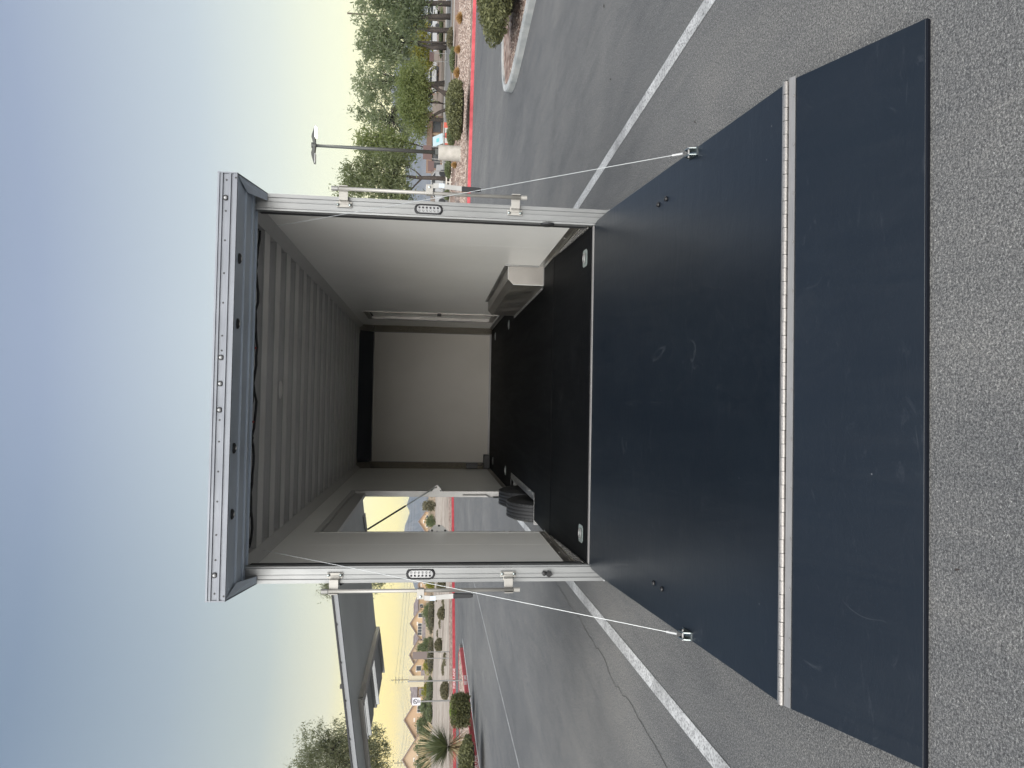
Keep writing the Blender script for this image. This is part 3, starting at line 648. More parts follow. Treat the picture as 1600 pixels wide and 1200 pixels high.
# rear posts: extruded profile with ribs
for s in (-1, 1):
    pf = [(1.186, .0), (1.197, -.004), (1.199, -.012), (1.205, -.012), (1.207, -.002), (1.240, -.002), (1.242, -.006), (1.246, -.006), (1.248, -.002), (1.270, -.002), (1.272, -.012), (1.295, -.012), (1.297, .0), (1.297, .09), (1.186, .09)]
    b = MB(); n_ = len(pf)
    zb = lambda x: ZT-.012 if x < 1.2 else ZT-.012-(x-1.19)*.95
    v = [(s*x, y, zb(x)) for x, y in pf]+[(s*x, y, 2.9) for x, y in pf]
    b.add(v, [tuple(range(n_)), tuple(range(n_, 2*n_))]+[(i, (i+1) % n_, n_+(i+1) % n_, n_+i) for i in range(n_)])
    post = tp(b, 'rear_post', 'aluminium_post')
    tp(MB().box(s*1.1835, s*1.1875, .055, .10, ZT+.02, 2.86), 'post_seal', 'black_rubber', post)
    tp(MB().box(s*1.272, s*1.298, -.014, .02, zb(1.285)-.012, zb(1.285)-.001), 'post_cap', 'lens', post)
    # oval lamp
    lc = Vector((s*1.240, -.004, 1.728)); hh, rr = .058, .040
    def oval(r, hh=hh): return [(math.cos(a)*r, hh+math.sin(a)*r) for a in np.linspace(0, math.pi, 12)]+[(math.cos(a)*r, -hh+math.sin(a)*r) for a in np.linspace(math.pi, 2*math.pi, 12)]
    f3 = lambda p, t: (lc.x+p[0], lc.y+t, lc.z+p[1])
    b = MB(); A_, C_, D_ = oval(rr), oval(rr-.006), oval(rr-.014); n2 = len(A_)
    v = [f3(p, .0) for p in A_]+[f3(p, -.012) for p in C_]+[f3(p, -.013) for p in D_]+[f3(p, -.004) for p in D_]
    b.add(v, [(r*n2+i, r*n2+(i+1) % n2, (r+1)*n2+(i+1) % n2, (r+1)*n2+i) for r in range(3) for i in range(n2)])
    lamp = tp(b, 'marker_lamp', 'black_rubber', smooth=True)
    tp(MB().prism(oval(rr-.0145), f3, -.003, -.007), 'lens', 'lens', lamp, bevel=.002)
    for k in range(6):
        for q in (-1, 1):
            tp(MB().lathe([(.0078, 0), (.0078, -.001), (.0045, -.0035), (.0001, -.0015)], 'y', (lc.x+q*.0105, lc.y-.007, lc.z-.0625+k*.025), 8), 'led', 'led' if q*s > 0 else 'aluminium_trim', lamp)
    # cam bar with keepers and handle
    bar = tp(MB().tube([(s*1.333, -.075, 1.085), (s*1.333, -.075, 2.365)], .0125, 12), 'lock_bar', 'bar_metal', smooth=True)
    tp(MB().tube([(s*1.333, -.075, 2.33), (s*1.333, -.075, 2.372)], .0165, 12), 'bar_cap', 'galvanised', bar)
    tp(MB().tube([(s*1.333, -.075, 1.06), (s*1.333, -.075, 1.10)], .0155, 12), 'bar_cap', 'bar_metal', bar)
    for zc in (2.295, 1.135):
        b = MB().box(s*1.225, s*1.262, -.018, -.0125, zc-.052, zc+.052).box(s*1.245, s*1.285, -.022, -.018, zc-.034, zc+.034).box(s*1.262, s*1.352, -.060, -.052, zc-.030, zc+.030).box(s*1.262, s*1.27, -.056, -.016, zc-.030, zc+.030).box(s*1.346, s*1.352, -.095, -.055, zc-.03, zc+.03)
        kp = tp(b, 'bar_keeper', 'bar_metal', bevel=.002)
        for q in (-.040, .040): tp(MB().lathe([(.0105, 0), (.0105, -.007), (.006, -.011), (.0001, -.0112)], 'y', (s*1.240, -.018, zc+q), 10), 'bolt', 'steel_zinc', kp, smooth=True)
    b = MB().box(s*1.318, s*1.385, -.102, -.094, 1.700, 1.748).box(s*1.318, s*1.35, -.098, -.055, 1.702, 1.746)
    cl = tp(b, 'handle_clamp', 'bar_metal', bevel=.002)
    tp(MB().lathe([(.008, 0), (.008, -.006), (.0001, -.008)], 'y', (s*1.366, -.103, 1.724), 8), 'bolt', 'steel_zinc', cl)
    pts = [(1.372, -.115, 1.70), (1.374, -.12, 1.66), (1.366, -.125, 1.60), (1.360, -.13, 1.54), (1.356, -.135, 1.50)]
    b = MB()
    for (x0, y0, z0), (x1, y1, z1) in zip(pts, pts[1:]):
        b.add([(s*(x0-.016), y0, z0), (s*(x0+.016), y0, z0), (s*(x1+.016), y1, z1), (s*(x1-.016), y1, z1), (s*(x0-.016), y0+.006, z0), (s*(x0+.016), y0+.006, z0), (s*(x1+.016), y1+.006, z1), (s*(x1-.016), y1+.006, z1)], [(0, 1, 2, 3), (7, 6, 5, 4), (0, 4, 5, 1), (1, 5, 6, 2), (2, 6, 7, 3), (3, 7, 4, 0)])
    hd = tp(b, 'bar_handle', 'galvanised')
    b = MB(); w0, w1 = .017, .013
    b.prism([(-w0, 0), (w0, 0), (w1, -.115), (w1*.7, -.13), (-w1*.7, -.13), (-w1, -.115)], lambda p, t: (s*(1.354+p[0]), t, 1.51+p[1]), -.146, -.124)
    tp(b, 'handle_grip', 'black_rubber', hd, bevel=.004)
    tp(MB().box(s*1.358, s*1.388, -.124, -.1215, 1.625, 1.662), 'label_sticker', 'white_label', hd)
    # lower detail on each post
# small black plug socket at left, round bumper at right
pg = tp(MB().lathe([(.016, 0), (.016, -.02), (.010, -.024), (.0001, -.025)], 'y', (-1.240, -.003, .885), 12), 'plug_socket', 'black_plastic')
tp(MB().lathe([(.019, 0), (.019, -.035), (.017, -.04), (.0001, -.04)], 'y', (-1.242, -.003, .855), 14), 'plug_cap', 'black_plastic', pg)
tp(MB().tube([(-1.238, -.02, .845), (-1.25, -.028, .835), (-1.245, -.02, .825)], .004, 6), 'plug_tag', 'hinge_metal', pg)
tp(MB().lathe([(.05, 0), (.046, -.012), (.015, -.018), (.0001, -.018)], 'x', (1.185, .02, .90), 16), 'rubber_bumper', 'black_rubber')

# rear header and canopy
b = MB()
pf = [(-.418, 2.884), (-.430, 2.884), (-.430, 2.905), (-.422, 2.907), (-.422, 2.918), (-.432, 2.920), (-.432, 2.932), (-.424, 2.935), (-.424, 2.965), (-.434, 2.968), (-.434, 2.975), (-.428, 2.977), (-.428, 2.985), (-.435, 2.987), (-.432, 2.998), (-.40, 3.004), (-.40, 2.996), (-.416, 2.990)]
b.prism(pf, lambda p, t: (t, p[0], p[1]), -1.297, 1.297); hdr = tp(b, 'canopy_face', 'aluminium_header')
tp(MB().add([(-1.296, -.417, 2.886), (1.296, -.417, 2.886), (1.296, -.20, 2.893), (-1.296, -.20, 2.893)], [(0, 1, 2, 3)]), 'canopy_underside', 'canopy_grey')
tp(MB().prism([(-.20, 2.893), (-.197, 2.882), (-.10, 2.880), (-.098, 2.888), (-.05, 2.888), (-.048, 2.876), (.0, 2.876), (.003, 2.885), (.05, 2.885), (.05, 3.0), (-.2, 3.0)], lambda p, t: (t, p[0], p[1]), -1.296, 1.296), 'rear_header', 'canopy_grey')
tp(MB().box(-1.2, 1.2, .052, .062, 2.872, 2.97), 'header_lip', 'canopy_grey')
tp(MB().box(-1.297, 1.297, -.40, .1, 3.0, 3.006), 'canopy_top', 'aluminium_header')
for s in (-1, 1):
    b = MB().add([(s*1.297, -.433, 2.884), (s*1.297, -.433, 3.0), (s*1.297, .03, 3.0), (s*1.297, .03, 2.795), (s*1.297, .0, 2.795), (s*1.29, -.433, 2.884), (s*1.29, -.433, 3.0), (s*1.29, .03, 3.0), (s*1.29, .03, 2.795), (s*1.29, .0, 2.795)], [(0, 1, 2, 3, 4), (9, 8, 7, 6, 5), (0, 5, 6, 1), (1, 6, 7, 2), (2, 7, 8, 3), (3, 8, 9, 4), (4, 9, 5, 0)])
    ck = tp(b, 'canopy_cheek', 'aluminium_header')
    tp(MB().add([(s*1.29, -.425, 2.886), (s*1.24, -.20, 2.878), (s*1.245, -.012, 2.797), (s*1.29, -.012, 2.797)], [(0, 1, 2, 3)]), 'cheek_flange', 'canopy_grey', ck)
rv = MB().lathe([(.006, 0), (.005, -.003), (.0001, -.0035)], 'y', n=8).mesh('rivet', 'black_plastic')
for x in (1.25, 1.06, .88, .68, .50, .30, .21, -.21, -.34, -.52, -.70, -.90, -1.05, -1.25): share('rivet', rv, hdr, (x, -.4245, 2.948))
for x in (1.265, -1.265): share('rivet', rv, hdr, (x, -.4305, 2.893))
for x in (1.14, .168, .010, -.149, -1.14):
    lm = tp(MB().lathe([(.0165, 0), (.0165, -.008), (.012, -.010), (.0115, -.006)], 'y', (x, -.424, 2.950), 16), 'clearance_lamp', 'black_rubber', hdr, smooth=True)
    tp(MB().lathe([(.0117, 0), (.0108, -.008), (.006, -.012), (.0001, -.0135)], 'y', (x, -.424, 2.950), 14), 'clearance_lens', 'lens', hdr, smooth=True)
for x in (.79, .385, -.385, -.79):
    lp_ = MB().lathe([(.034, 0), (.032, -.010), (.020, -.016), (.0001, -.017)], 'z', (0, 0, 0), 16)
    lp_.v = [(x+a*1.0, -.33+b_*.55, 2.888+c) for a, b_, c in lp_.v]
    o = tp(lp_, 'loading_lamp', 'black_plastic', smooth=True)
    l2 = MB().lathe([(.018, 0), (.012, -.006), (.0001, -.007)], 'z', (0, 0, 0), 12); l2.v = [(x+a, -.33+b_*.55, 2.874+c) for a, b_, c in l2.v]
    tp(l2, 'loading_lens', 'lens', o, smooth=True)

# ramp
Yh, Zh, Ye, Ze = -2.142, .247, -2.670, .020; WR = 1.272
vr = Vector((0, Yh, Zh-ZT)).normalized(); nrp = Vector((0, -vr.z, vr.y)); nrp = nrp if nrp.z > 0 else -nrp
def onramp(x, t, h=0): p = Vector((x, -.012, ZT))+vr*t+nrp*h; return (p.x, p.y, p.z)
LR = Vector((0, Yh, Zh-ZT)).length-.03
poly = [(-1.183, 0), (1.183, 0), (1.205, .05), (1.222, .25), (WR, LR), (-WR, LR), (-1.222, .25), (-1.205, .05)]
rampo = tp(MB().prism(poly, lambda p, t: onramp(p[0], p[1], t), -.05, 0), 'ramp_door', 'ramp_coating', bevel=.004)
tp(MB().box(-1.18, 1.18, -.008, .028, ZT-.03, ZT+.004), 'sill', 'hinge_metal')
for s, ts in ((1, (.995, 1.09)), (-1, (1.0, 1.10))):
    for i, t in enumerate(ts):
        o = MB().lathe([(.014, 0), (.014, .008), (.008, .013), (.0001, .013)], 'z', (0, 0, 0), 10)
        o.v = [onramp(s*(1.066+.008*i)+a, t+.0+b_, c) for a, b_, c in o.v]
        tp(o, 'bolt', 'black_plastic', rampo, smooth=True)
# folding flap
vf = Vector((0, Ye-Yh, Ze-Zh)); LF = vf.length; vf.normalize(); nf = Vector((0, -vf.z, vf.y)); nf = nf if nf.z > 0 else -nf
def onflap(x, t, h=0): p = Vector((x, Yh, Zh))+vf*t+nf*h; return (p.x, p.y, p.z)
flap = tp(MB().prism([(-WR-.002, .03), (WR+.002, .03), (WR+.002, LF), (-WR-.002, LF)], lambda p, t: onflap(p[0], p[1], t), -.019, 0), 'ramp_flap', 'ramp_coating', bevel=.0015)
tp(MB().prism([(-WR-.001, -.020), (WR+.001, -.020), (WR+.001, -.0015), (-WR-.001, -.0015)], lambda p, t: (lambda q: (q[0], q[1], q[2]))(onflap(p[0], LF+t, p[1])), .001, .006), 'flap_edge', 'flap_edge', flap)
# piano hinge
hg = tp(MB().prism([(-WR, LR-.006), (WR, LR-.006), (WR, LR+.020), (-WR, LR+.020)], lambda p, t: onramp(p[0], p[1], t), .0015, .0045), 'hinge_leaf', 'hinge_metal')
tp(MB().prism([(-WR, .012), (WR+.01, .012), (WR+.01, .042), (-WR, .042)], lambda p, t: onflap(p[0], p[1], t), .0015, .0045), 'hinge_leaf', 'hinge_metal')
K = 46; kw = 2*WR/K
kn = MB().tube([(-kw/2+.0012, 0, 0), (kw/2-.0012, 0, 0)], .0115, 10).mesh('hinge_knuckle', 'knuckle_metal', smooth=False)
for i in range(K): share('hinge_knuckle', kn, hg, (-WR+kw*(i+.5), Yh+.000, Zh+.006+(.0012 if i % 2 else 0)))
tp(MB().tube([(-WR-.004, Yh, Zh+.006), (WR+.004, Yh, Zh+.006)], .0075, 8), 'hinge_pin', 'black_plastic', hg)
rg = MB().lathe([(.0065, 0), (.0065, .0015), (.0045, .002), (.003, .001), (.0001, .001)], 'z', n=12).mesh('screw_head', 'hinge_metal')
for i in range(13):
    x = -1.2+i*.2
    q = onflap(x, .036, .0045); share('screw', rg, hg, q, (-.4, 0, 0))
    if i < 12: q = onramp(x+.09, LR+.000, .0045); share('screw', rg, hg, q, (-.15, 0, 0))
# D-rings
def dring(x, y, z, big=1.0):
    k = big; root = tp(MB(), 'tie_down', 'steel_zinc') if False else None
    b = MB(); w, l, th = .062*k, .052*k, .004
    ou = [(-w, -l+.015), (-w+.015, -l), (w-.015, -l), (w, -l+.015), (w, l-.015), (w-.015, l), (-w+.015, l), (-w, l-.015)]
    inn = [(p[0]*.62, p[1]*.55) for p in ou]; n_ = 8
    sl_ = (.073/1.2 if y < DOV else 0)
    f = lambda p, h: (x+p[0], y+p[1], z+p[1]*sl_+h)
    b.add([f(p, th) for p in ou]+[f(p, th) for p in inn]+[f(p, 0) for p in ou]+[f((p[0]*.9, p[1]*.9), .001) for p in inn], [(i, (i+1) % n_, n_+(i+1) % n_, n_+i) for i in range(n_)]+[(i, (i+1) % n_, 2*n_+(i+1) % n_, 2*n_+i) for i in range(n_)]+[(n_+i, n_+(i+1) % n_, 3*n_+(i+1) % n_, 3*n_+i) for i in range(n_)]+[tuple(range(3*n_, 4*n_))])
    o = tp(b, 'tie_down_plate', 'plate_zinc')
    ring = [f((math.cos(a)*.034*k, math.sin(a)*.030*k), .009) for a in np.linspace(-.3, math.pi+.3, 12)]+[f((-.034*k, -.018*k), .009), f((.034*k, -.018*k), .009), f((.033*k, -.009*k), .009)]
    tp(MB().tube(ring, .0038*k, 8), 'tie_down_ring', 'hinge_metal', o, smooth=True)
dring(.985, .17, ZT+.0215); dring(-1.0, .17, ZT+.0215)
for x, y in ((1.0, 4.85), (1.03, 6.95), (-1.0, 4.95), (-1.03, 6.95)): dring(x, y, ZF+.001)
# lift cables with their shackles at the ramp edge
for s in (-1, 1):
    ax, atp = s*1.232, 1.385
    e0 = Vector(onramp(ax, atp, .028)); up = Vector((s*1.10, .12, 2.80)) 
    dirv = (up-e0).normalized()
    cb = tp(MB().tube([e0+dirv*.05, e0.lerp(up, .5)+Vector((0, 0, -.012)), up], .0019, 6), 'lift_cable', 'cable', rampo)
    tp(MB().tube([e0+dirv*.03, e0+dirv*.085], .0062, 8), 'cable_ferrule', 'lens', rampo)
    # bent shackle: two side plates and cross pin
    b = MB()
    for q in (-.017, .017):
        b.prism([(atp-.045, 0), (atp+.035, 0), (atp+.02, .035), (atp-.02, .042)], lambda p, t: onramp(ax+q+t, p[0], p[1]), -.0025, .0025)
    b.prism([(ax-.022, atp-.05), (ax+.022, atp-.05), (ax+.022, atp+.04), (ax-.022, atp+.04)], lambda p, t: onramp(p[0], p[1], t), .0005, .004)
    sh = tp(b, 'shackle', 'steel_zinc', rampo)
    tp(MB().tube([onramp(ax-.028, atp, .028), onramp(ax+.028, atp, .028)], .005, 8), 'shackle_pin', 'hinge_metal', rampo)

# chassis underneath and wheels
tp(MB().box(-.9, -.82, 1.3, 7.9, .42, ZF-.05), 'frame_rail', 'black_plastic')
tp(MB().box(.82, .9, 1.3, 7.9, .42, ZF-.05), 'frame_rail', 'black_plastic')
tp(MB().box(-WI, WI, .03, .10, .45, ZT-.035), 'rear_cross_member', 'aluminium_post')
tp(MB().box(-.03, .03, 8.0, 9.3, .42, .52).box(-.4, .4, 7.9, 8.0, .42, .52), 'tongue', 'black_plastic')
RT = .430
def tyre_mesh():
    w = .105; prof = [(.235, -.085), (.26, -.10), (.33, -w), (.385, -.100), (.412, -.086)]
    xs = [-.082, -.058, -.054, -.048, -.024, -.020, -.014, .014, .020, .024, .048, .054, .058, .082]
    for i, x in enumerate(xs): prof.append((RT-.010*0-(.009 if i in (2, 5, 8, 11) else 0)-(.006*(abs(x)/.082)**3), x))
    prof += [(.412, .086), (.385, .100), (.33, w), (.26, .10), (.235, .085)]
    b = MB().lathe(prof, 'x', n=48)
    return b.mesh('tyre', 'tyre_rubber', smooth=True)
TY = tyre_mesh()
sip = MB()
for k in range(60):
    a = 2*math.pi*k/60
    for x0, x1 in ((-.080, -.060), (.060, .080)):
        c, s_ = math.cos(a), math.sin(a); 
        sip.obox(((x0+x1)/2, c*(RT-.003), s_*(RT-.003)), ((x1-x0)/2, 0, 0), (0, -s_*.010, c*.010), (0, c*.003, s_*.003))
SIP = sip.mesh('tread_block', 'tyre_rubber')
RM = MB().lathe([(.0001, .03), (.06, .03), (.065, .05), (.09, .05), (.10, .015), (.19, .0), (.215, .03), (.22, .075), (.235, .082), (.235, -.085), (.215, -.07), (.21, .0)], 'x', n=28).mesh('rim', 'rim', smooth=True)
for s in (-1, 1):
    for y in (2.72, 3.62):
        w = bpy.data.objects.new('wheel', TY); COL.objects.link(w); w.parent = T; w.location = (s*1.190, y, RT)
        share('rim', RM, w, (0, 0, 0), (0, 0, 0 if s > 0 else math.pi))
        tb = share('tread_block', SIP, w, (0, 0, 0)); tb['kind'] = 'stuff'
tp(MB().tube([(-1.1, 2.72, RT), (1.1, 2.72, RT)], .04, 8), 'axle', 'black_plastic')
tp(MB().tube([(-1.1, 3.62, RT), (1.1, 3.62, RT)], .04, 8), 'axle', 'black_plastic')
b = MB().prism([(1.65, .34), (1.65, .70), (1.9, .98), (4.0, .98), (4.3, .70), (4.3, .34), (4.15, .34), (3.95, .84), (2.0, .84), (1.8, .34)], lambda p, t: (t, p[0], p[1]), H-.006, H+.012)
tp(b, 'fender', 'aluminium_post')

# ---------------------------------------------------------------- vegetation
def quads(name, P, A, Bv, m, parent=None, off=(0, 0, 0), tri=False):
    n = len(P); v = np.stack([P-A-Bv*.2, P+A*.0-Bv, P+A-Bv*.0+Bv*.2, P+Bv], 1)-np.array(off)
    me = bpy.data.meshes.new(name); me.vertices.add(4*n); me.vertices.foreach_set('co', v.reshape(-1))
    me.loops.add(4*n); me.loops.foreach_set('vertex_index', np.arange(4*n)); me.polygons.add(n)
    me.polygons.foreach_set('loop_start', np.arange(0, 4*n, 4)); me.polygons.foreach_set('loop_total', np.full(n, 4)); me.update(); me.validate()
    me.materials.append(M[m]); o = bpy.data.objects.new(name, me); COL.objects.link(o); o.parent = parent; return o
def rdir(n):
    v = rng.normal(size=(n, 3)); return v/np.linalg.norm(v, axis=1, keepdims=True)
def crown_points(ells, n, nclump, spread):
    """ells: (centre, radii); leaves gathered in clumps spread through the ellipsoids"""
    vol = np.array([e[1][0]*e[1][1]*e[1][2] for e in ells])**.75; vol = vol/vol.sum(); pts = []
    for (c, r), w in zip(ells, vol):
        k = max(4, int(nclump*w)); u = rdir(k)*(rng.uniform(.15, 1, (k, 1))**.45); cc = np.array(c)+u*np.array(r)*rng.uniform(.8, 1.08, (k, 1))
        m_ = max(1, int(n*w)); idx = rng.integers(0, k, m_); cs = spread*rng.uniform(.5, 1.5, (k, 1))
        pts.append(cc[idx]+rng.normal(size=(m_, 3))*cs[idx]*np.array([1, 1, .75]))
    return np.concatenate(pts)
def tree(name, base, ells, n, leafs, m, label, trunks, nclump=70, spread=.35, bark='bark', droop=0, group=None):
    root = empty(name, base, label, 'tree', group)
    P = crown_points(ells, n, nclump, spread); n = len(P)
    A = rdir(n)*leafs*rng.uniform(.5, 1.2, (n, 1)); Bv = rdir(n)*leafs*rng.uniform(.8, 1.6, (n, 1)); Bv[:, 2] -= droop*leafs
    quads('crown', P, A*.5, Bv, m, root, base)
    b = MB()
    for t in trunks: b.tube(*t, 7)
    # limbs into the crown
    tips = [Vector(t[0][-1]) for t in trunks]
    for (c, r) in ells:
        for k in range(5):
            e = Vector(c)+Vector(rdir(1)[0]*np.array(r)*.75); s0 = min(tips, key=lambda q: (q-Vector(c)).length)
            md = s0.lerp(e, .5)+Vector(rng.normal(size=3)*.12*(e-s0).length*.5)
            b.tube([s0, md, e], [.05*max(r)/2+.01, .03*max(r)/2+.008, .008], 5)
    b.build('trunk', bark, root, smooth=True)
    return root
def px(D): return D/FPX
def ell(x, y, rx, ry, D, dep=None):    # crown lobe from where it is seen and how far away it stands
    c = at(x, y, D); return (tuple(c), (ry*px(D), dep or ry*px(D), rx*px(D)))
def trk(pts, D, r0, r1):
    q = [at(x, y, D) for x, y in pts]; k = len(q)-1
    return (q, [r0+(r1-r0)*i/k for i in range(k+1)])
def gbase(x, y, D):
    p = at(x, y, D); 
    z = gzr(p.x, p.y) if p.x > 0 else .12
    return (p.x, p.y, z)
def tr_ground(x, y, D, pts, r0, r1):
    t = trk(pts, D, r0, r1); b = Vector(gbase(x, y, D)); return ([b-Vector((0, 0, .1))]+t[0], [r0*1.15]+t[1])
# right-hand side, far to near
tree('eucalyptus_tree', gbase(690, 130, 88), [ell(578, 128, 22, 40, 88), ell(600, 165, 26, 42, 88), ell(590, 205, 24, 34, 88), ell(610, 110, 26, 30, 88), ell(625, 200, 20, 38, 88), ell(572, 170, 20, 28, 88), ell(566, 130, 16, 22, 88), ell(648, 150, 14, 40, 88), ell(600, 235, 24, 20, 88), ell(632, 165, 20, 50, 88)], 8600, .19, 'leaf_eucalyptus',
     'tall wispy grey-green eucalyptus tree behind the round mesquite crown', [tr_ground(690, 130, 88, [(670, 132), (650, 130), (625, 128)], .28, .12), tr_ground(690, 188, 88, [(665, 185), (640, 182), (612, 185)], .22, .1)], 190, .42)
tree('eucalyptus_tree', gbase(692, 60, 84), [ell(573, 40, 16, 20, 84), ell(590, 62, 26, 32, 84), ell(612, 45, 26, 40, 84), ell(575, 72, 20, 18, 84), ell(632, 70, 22, 34, 84), ell(566, 8, 14, 14, 84), ell(600, 90, 22, 24, 84)], 6600, .19, 'leaf_eucalyptus',
     'tall wispy eucalyptus tree crossed by the thin utility pole', [tr_ground(692, 74, 84, [(674, 74), (655, 70), (632, 66)], .24, .1), tr_ground(692, 67, 84, [(670, 66), (650, 65), (625, 60)], .12, .06)], 150, .40)
tree('dense_tree', gbase(692, 8, 74), [ell(622, 8, 22, 26, 74), ell(598, -10, 22, 26, 74), ell(645, 20, 24, 30, 74), ell(655, -5, 20, 30, 74), ell(640, 42, 18, 22, 74), ell(580, -5, 18, 20, 74)], 6400, .15, 'leaf_dark',
     'dense darker tree in the corner, its low crown above parked white cars', [tr_ground(693, 5, 74, [(672, 5), (655, 6), (640, 8)], .22, .12), tr_ground(693, 25, 74, [(678, 26), (662, 27), (645, 28)], .24, .12), tr_ground(692, 47, 74, [(676, 47), (664, 46), (650, 44)], .22, .1)], 130, .5)
tree('leafy_tree', gbase(690, 277, 62), [ell(560, 270, 24, 26, 62), ell(545, 300, 22, 26, 62), ell(585, 285, 28, 32, 62), ell(610, 262, 24, 30, 62), ell(625, 292, 22, 34, 62), ell(598, 310, 30, 26, 62), ell(628, 252, 14, 20, 62), ell(572, 250, 16, 16, 62)], 8200, .15, 'leaf_green',
     'leaning leafy green tree directly left of the lamp post', [tr_ground(690, 279, 62, [(672, 278), (655, 278), (640, 276), (622, 274)], .17, .08), trk([(660, 278), (648, 290), (640, 300)], 62, .08, .04), trk([(660, 278), (650, 268), (640, 262)], 62, .07, .03)], 170, .42)
tree('leafy_tree', gbase(692, 238, 70), [ell(605, 228, 22, 24, 70), ell(630, 232, 16, 22, 70), ell(584, 240, 16, 14, 70), ell(575, 222, 18, 14, 70)], 3600, .17, 'leaf_mesquite',
     'thin yellowish tree behind the lamp post pole', [tr_ground(690, 232, 70, [(668, 232), (650, 226), (632, 222)], .10, .05)], 60, .45)
tree('mesquite_tree', gbase(694, 165, 60), [ell(640, 118, 14, 20, 60), ell(645, 150, 20, 28, 60), ell(640, 172, 16, 26, 60), ell(655, 125, 12, 24, 60), ell(656, 180, 12, 24, 60), ell(652, 200, 14, 16, 60), ell(662, 150, 8, 34, 60)], 17000, .10, 'leaf_mesquite',
     'round yellow-green mesquite tree with dark twisting trunks behind the big shrubs', [tr_ground(694, 148, 60, [(688, 142), (680, 136), (668, 134), (662, 118)], .13, .06), tr_ground(694, 160, 60, [(686, 140), (676, 145), (664, 156)], .11, .05), tr_ground(694, 165, 60, [(684, 160), (672, 160), (662, 165)], .10, .05), tr_ground(694, 166, 60, [(687, 175), (678, 180), (672, 186), (664, 196)], .12, .05)], 170, .33)
tree('leafy_tree', gbase(690, 95, 100), [ell(655, 60, 12, 30, 100), ell(660, 90, 12, 20, 100), ell(650, 85, 10, 18, 100)], 3000, .2, 'leaf_yellow',
     'low yellow-green tree in the gap under the eucalyptus crowns', [tr_ground(690, 70, 100, [(676, 70), (664, 72)], .14, .08)], 50, .5)
# utility pole
def pole(name, x0, xt, y, D, r, label, arms=(), cat='pole', armw=1.4, yt=None):
    b0 = gbase(x0, y, D); top = at(xt, y if yt is None else yt, D); top = Vector((b0[0], b0[1], top.z)); root = empty(name, b0, label, cat)
    MB().tube([b0, top], [r, r*.75], 8).build('pole_shaft', 'wood_pole', root)
    vd = Vector((b0[0], b0[1]))-Vector((CAM.x, CAM.y)); vd.normalize(); sd = Vector((vd.y, -vd.x, 0)); tips = []
    for xa in arms:
        c = Vector((b0[0], b0[1], at(xa, y, D).z)); MB().obox(c, sd*armw, (0, 0, .07), Vector((vd.x, vd.y, 0))*.07).build('cross_arm', 'wood_pole', root)
        for q in (-.9, -.4, .4, .9):
            t = c+sd*armw*q+Vector((0, 0, .2)); MB().tube([c+sd*armw*q, t], .05, 5).build('insulator', 'kerb_concrete', root); tips.append(t)
    return root, tips
pole('utility_pole', 690, 543, 32, 96, .13, 'thin utility pole rising through the tree crowns at right', (), 'pole', yt=30)
pole('utility_pole', 690, 598, 44, 120, .12, 'shorter utility pole half hidden among the eucalyptus leaves', ())
_, tipA = pole('utility_pole', 684, 611, 1061, 300, .17, 'wooden utility pole with three cross arms above the tan houses', (618.5, 623.5, 628.6), armw=1.15)
_, tipB = pole('utility_pole', 684, 616, 1190, 330, .17, 'wooden utility pole with cross arms at the far left edge', (622, 627, 632), armw=1.2)
def wire(a, b, sag, r=.016):
    a, b = Vector(a), Vector(b); pts = [a.lerp(b, t/14)-Vector((0, 0, sag*4*(t/14)*(1-t/14))) for t in range(15)]; return MB().tube(pts, r, 4)
wsets = ((tipA, tipB, 3.0, 'power lines sagging between the two far utility poles'),)
for ta, tb_, sg, lab in wsets:
    root = empty('power_lines', tuple(ta[0]), lab, 'power line')
    for a, b_ in list(zip(ta, tb_))[::2]: wire(a, b_, sg).build('wire', 'pole_dark', root)
root = empty('power_lines', tuple(tipA[0]), 'power lines running right from the wooden utility pole over the houses', 'power line')
for a in tipA[::2]: wire(a, Vector((a.x+150, a.y+130, a.z+3.5)), 4.0).build('wire', 'pole_dark', root)

# left trees behind the raised door
tree('palo_verde_tree', gbase(700, 1235, 33), [ell(515, 1185, 34, 40, 33), ell(495, 1210, 40, 44, 33), ell(540, 1160, 30, 30, 33), ell(582, 1158, 22, 28, 33), ell(560, 1200, 36, 44, 33), ell(492, 1160, 24, 24, 33), ell(592, 1185, 18, 26, 33)], 26000, .042, 'leaf_palo_verde',
     'feathery palo verde tree behind the raised side door at far left', [tr_ground(700, 1240, 33, [(640, 1235), (600, 1222), (560, 1205)], .12, .05), trk([(600, 1222), (560, 1190), (520, 1170)], 33, .05, .02)], 620, .15, droop=.6)
tree('palo_verde_tree', gbase(698, 880, 38), [ell(520, 905, 22, 26, 38), ell(550, 890, 28, 30, 38), ell(575, 908, 22, 22, 38), ell(592, 905, 14, 20, 38), ell(508, 925, 10, 10, 38)], 8500, .042, 'leaf_palo_verde',
     'sparse twiggy palo verde tree seen beside the left rear post', [tr_ground(698, 872, 38, [(640, 876), (600, 885), (560, 892)], .10, .04)], 190, .16, droop=.6)
